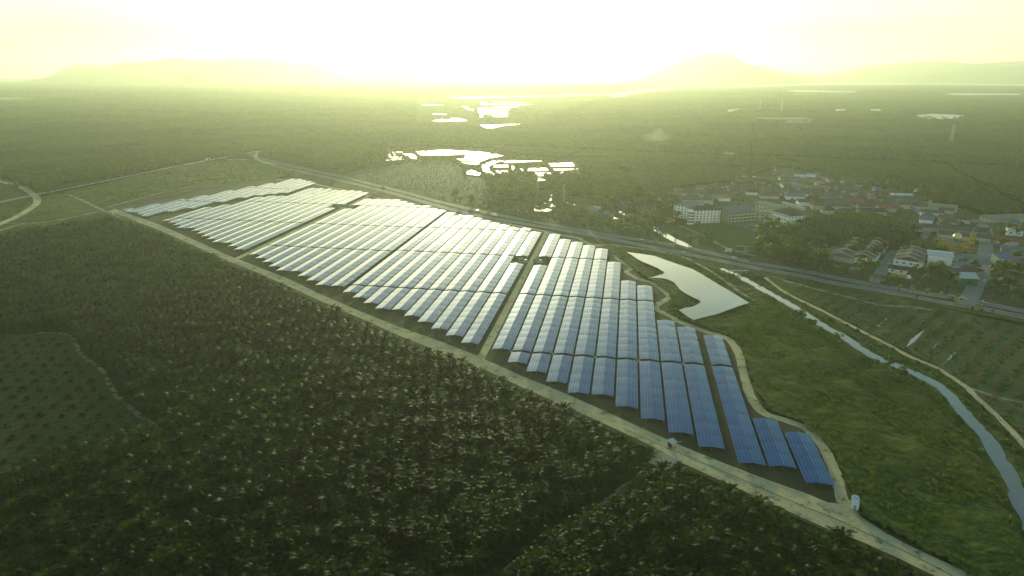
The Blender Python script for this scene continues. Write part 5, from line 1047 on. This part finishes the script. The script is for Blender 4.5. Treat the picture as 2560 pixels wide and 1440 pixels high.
# individual trees
TR_ME = [(a.mesh('crown', 'tree_leaf'), b_.mesh('trunk', 'bark')) for a, b_ in TREES]; SL_ME = [(a.mesh('crown', 'tree_leaf'), b_.mesh('trunk', 'bark')) for a, b_ in SLIM]; YE_ME = [(a.mesh('crown', 'yellow_leaf'), b_.mesh('trunk', 'bark')) for a, b_ in SLIM]
def tree(px, s_, label, group, kind=TR_ME, world=False):
    p = px if world else G(*px); v = rr.randrange(len(kind)); t = thing('tree', label, 'tree', p, rr.uniform(0, 6.28), group, s_); put('trunk', kind[v][1], t); put('crown', kind[v][0], t)
for px_, s_, lb in [((2435, 683), 1.0, 'round dark green tree at the corner of the car park'), ((2355, 644), 1.1, 'dark tree left of the mosque front'), ((2290, 634), 1.2, 'dark tree at the grove edge behind the short terrace'), ((2338, 640), 1.0, 'dark tree between the grove and the mosque'), ((2300, 700), 1.3, 'broad dark tree behind the yellow lorry'), ((2325, 696), 1.3, 'broad dark tree in front of the dark roofed shed'), ((2350, 700), 1.3, 'broad dark tree left of the green building'), ((2370, 712), 1.0, 'olive tree below the green building'),
                    ((2156, 688), 1.2, 'dark tree in front of the middle terrace'), ((2173, 690), 1.3, 'broad dark tree right of the middle terrace front'), ((2102, 694), 1.2, 'dark tree in front of the leftmost terrace'), ((2502, 700), 1.3, 'broad dark tree behind the long narrow grey shed'), ((2536, 704), 1.4, 'dark tree at the right edge above the grey shed'), ((2488, 730), 1.2, 'dark tree at the right corner of the junction'), ((2551, 745), 1.3, 'dark tree at the right edge near the highway'),
                    ((1625, 516), 1.6, 'round yellow green tree behind the blue roofed sheds'), ((1655, 524), 1.4, 'round tree just left of the white school wing'), ((1767, 608), 1.0, 'lone dark tree on the sports field edge'), ((1745, 567), .7, 'small round bushy tree in front of the white school block'), ((1692, 553), 1.0, 'dark tree at the left corner of the school'), ((2227, 482), 2.3, 'very large spreading yellow green tree above the town'), ((2313, 506), 2.0, 'second large spreading tree above the town, right one'), ((2165, 484), 1.8, 'large round tree above the town, left one'),
                    ((2002, 806), .9, 'dark tree on the canal bank near the pond corner'), ((1985, 800), .8, 'low tree on the canal bank just left of the taller one'), ((2025, 822), .7, 'small tree on the canal bank by the bend'), ((2090, 858), .7, 'small tree overhanging the canal middle'), ((2250, 950), .8, 'dark tree on the near canal bank lower down'), ((2215, 925), .7, 'small tree on the near canal bank midway'), ((1138, 506), 1.5, 'tall bushy tree in the cemetery beside the highway'), ((1178, 506), 1.1, 'smaller tree right of the tall one in the cemetery'), ((958, 480), .8, 'small tree on the highway verge left of the cemetery'), ((40, 480), 1.4, 'dark tree beside the ramp at the left edge'), ((1230, 500), 1.4, 'dark tree at the right corner of the cemetery'),
                    ((2030, 512), 1.4, 'round olive tree beside the white walkway'), ((2045, 520), 1.3, 'dark round tree beside the walkway, right one'), ((2195, 515), 1.5, 'dark tree in the middle of the estate green')]:
    tree(px_, s_, lb, 'single trees of town and canal')
for i, px_ in enumerate([(2247, 728), (2281, 734), (2316, 740), (2347, 748), (2391, 767), (2428, 778), (2447, 781)]): tree(px_, rr.uniform(.75, 1.0), f'pale yellow green verge tree at the junction, {ordw(i + 1)} from left', 'yellow verge trees', YE_ME)
def row_of(hw, x0, x1, n, off, lbl, grp, lo=.6, hi=1.0, kind=SL_ME):
    xs = sorted(rr.uniform(x0, x1) for _ in range(n))
    for i, xx in enumerate(xs):
        yy = float(np.interp(xx, [q[0] for q in hw], [q[1] for q in hw])); p = G(xx, yy); q = G(xx + 10, float(np.interp(xx + 10, [u[0] for u in hw], [u[1] for u in hw]))); d = (q - p).normalized(); s_ = Vector((-d.y, d.x, 0)); p = p + s_ * (off + rr.uniform(-2, 2))
        tree(p, rr.uniform(lo, hi), lbl.format(ordw(i + 1)), grp, kind, True)
row_of(HW1, 2050, 2390, 30, 12, '{} small tree from left on the town side of the highway', 'trees along the town verge')
row_of(HW1, 1250, 1740, 42, 13, '{} tree from left along the village side of the highway', 'trees along the village verge', .8, 1.25)
row_of(HW1, 900, 1240, 14, 12, '{} tree from left between highway and cemetery', 'trees along the cemetery verge', .5, .9)
row_of(HW1, 2470, 2700, 9, 13, '{} tree from left on the verge right of the junction', 'trees right of the junction', .6, 1.0)
row_of(HW2, 2230, 2560, 5, -9, '{} low tree from left on the field side of the highway', 'trees on the field verge', .35, .55)
# garden and village trees
def blocked(x_, y_):
    for hx, hy, l_, w_, an in HOUSES_XY:
        dx, dy = x_ - hx, y_ - hy
        if abs(dx * math.cos(an) + dy * math.sin(an)) < l_ and abs(-dx * math.sin(an) + dy * math.cos(an)) < w_: return True
    return False
a, b_, px, py = fill([TOWN], 13, 5, extra=5, excl=[FIELD, DRY, GROVE, *WOODS, [(2030, 600), (2250, 600), (2440, 560), (2480, 640), (2470, 720), (2030, 700)], [(1690, 500), (2010, 500), (2010, 575), (1690, 570)]])
cand = [i for i in range(len(a)) if not blocked(a[i], b_[i])]; cand = rr.sample(cand, min(99, len(cand)))
cand.sort(key=lambda i: px[i])
for n, i in enumerate(cand): tree(Vector((a[i], b_[i], 0)), rr.uniform(.6, 1.2), f'garden tree between the estate houses, {ordw(n + 1)} from the left', 'garden trees of the town', TR_ME, True)
a, b_, px, py = fill([VILLAGE, [(1560, 470), (1700, 470), (1700, 530), (1640, 590), (1560, 560)]], 11, 3.5, extra=4); i_ = np.arange(len(a)); 
scatter('village_trees', 'dense mixed trees filling the village between highway and ponds', 'trees', np.stack([a, b_, a * 0], 1), TREE_SRC, scl=rng.uniform(.5, 1.05, len(a)))

# smoke of small fires on the plain
def smoke(px, r_, lbl, seed, dens):
    rs = random.Random(seed); bm = bmesh.new(); bmesh.ops.create_icosphere(bm, subdivisions=3, radius=1)
    for v in bm.verts:
        n_ = float(vnoise(v.co.x * 3 + 9, v.co.y * 3 + v.co.z * 2 + 9, 1.0, seed)); f_ = r_ * (.65 + .6 * n_)
        v.co = Vector((v.co.x * f_ * 1.25, v.co.y * f_, (v.co.z + 1) * f_ * .55 + max(0, v.co.x) * 0))
    me = bpy.data.meshes.new('smoke'); bm.to_mesh(me); bm.free(); m = bpy.data.materials.new('smoke'); m.use_nodes = True; m.node_tree.nodes.clear()
    v_ = m.node_tree.nodes.new('ShaderNodeVolumePrincipled'); o_ = m.node_tree.nodes.new('ShaderNodeOutputMaterial'); v_.inputs['Color'].default_value = (.95, 1, .9, 1); v_.inputs['Density'].default_value = dens; v_.inputs['Anisotropy'].default_value = .5
    m.node_tree.links.new(v_.outputs[0], o_.inputs['Volume']); me.materials.append(m); p = G(*px); p.z = 3
    prop(put('smoke', me, None, p), lbl, 'smoke', kind='stuff')
smoke((1638, 362), 26, 'pale smoke puff rising from the palms above the white farm shed', 3, .0022)
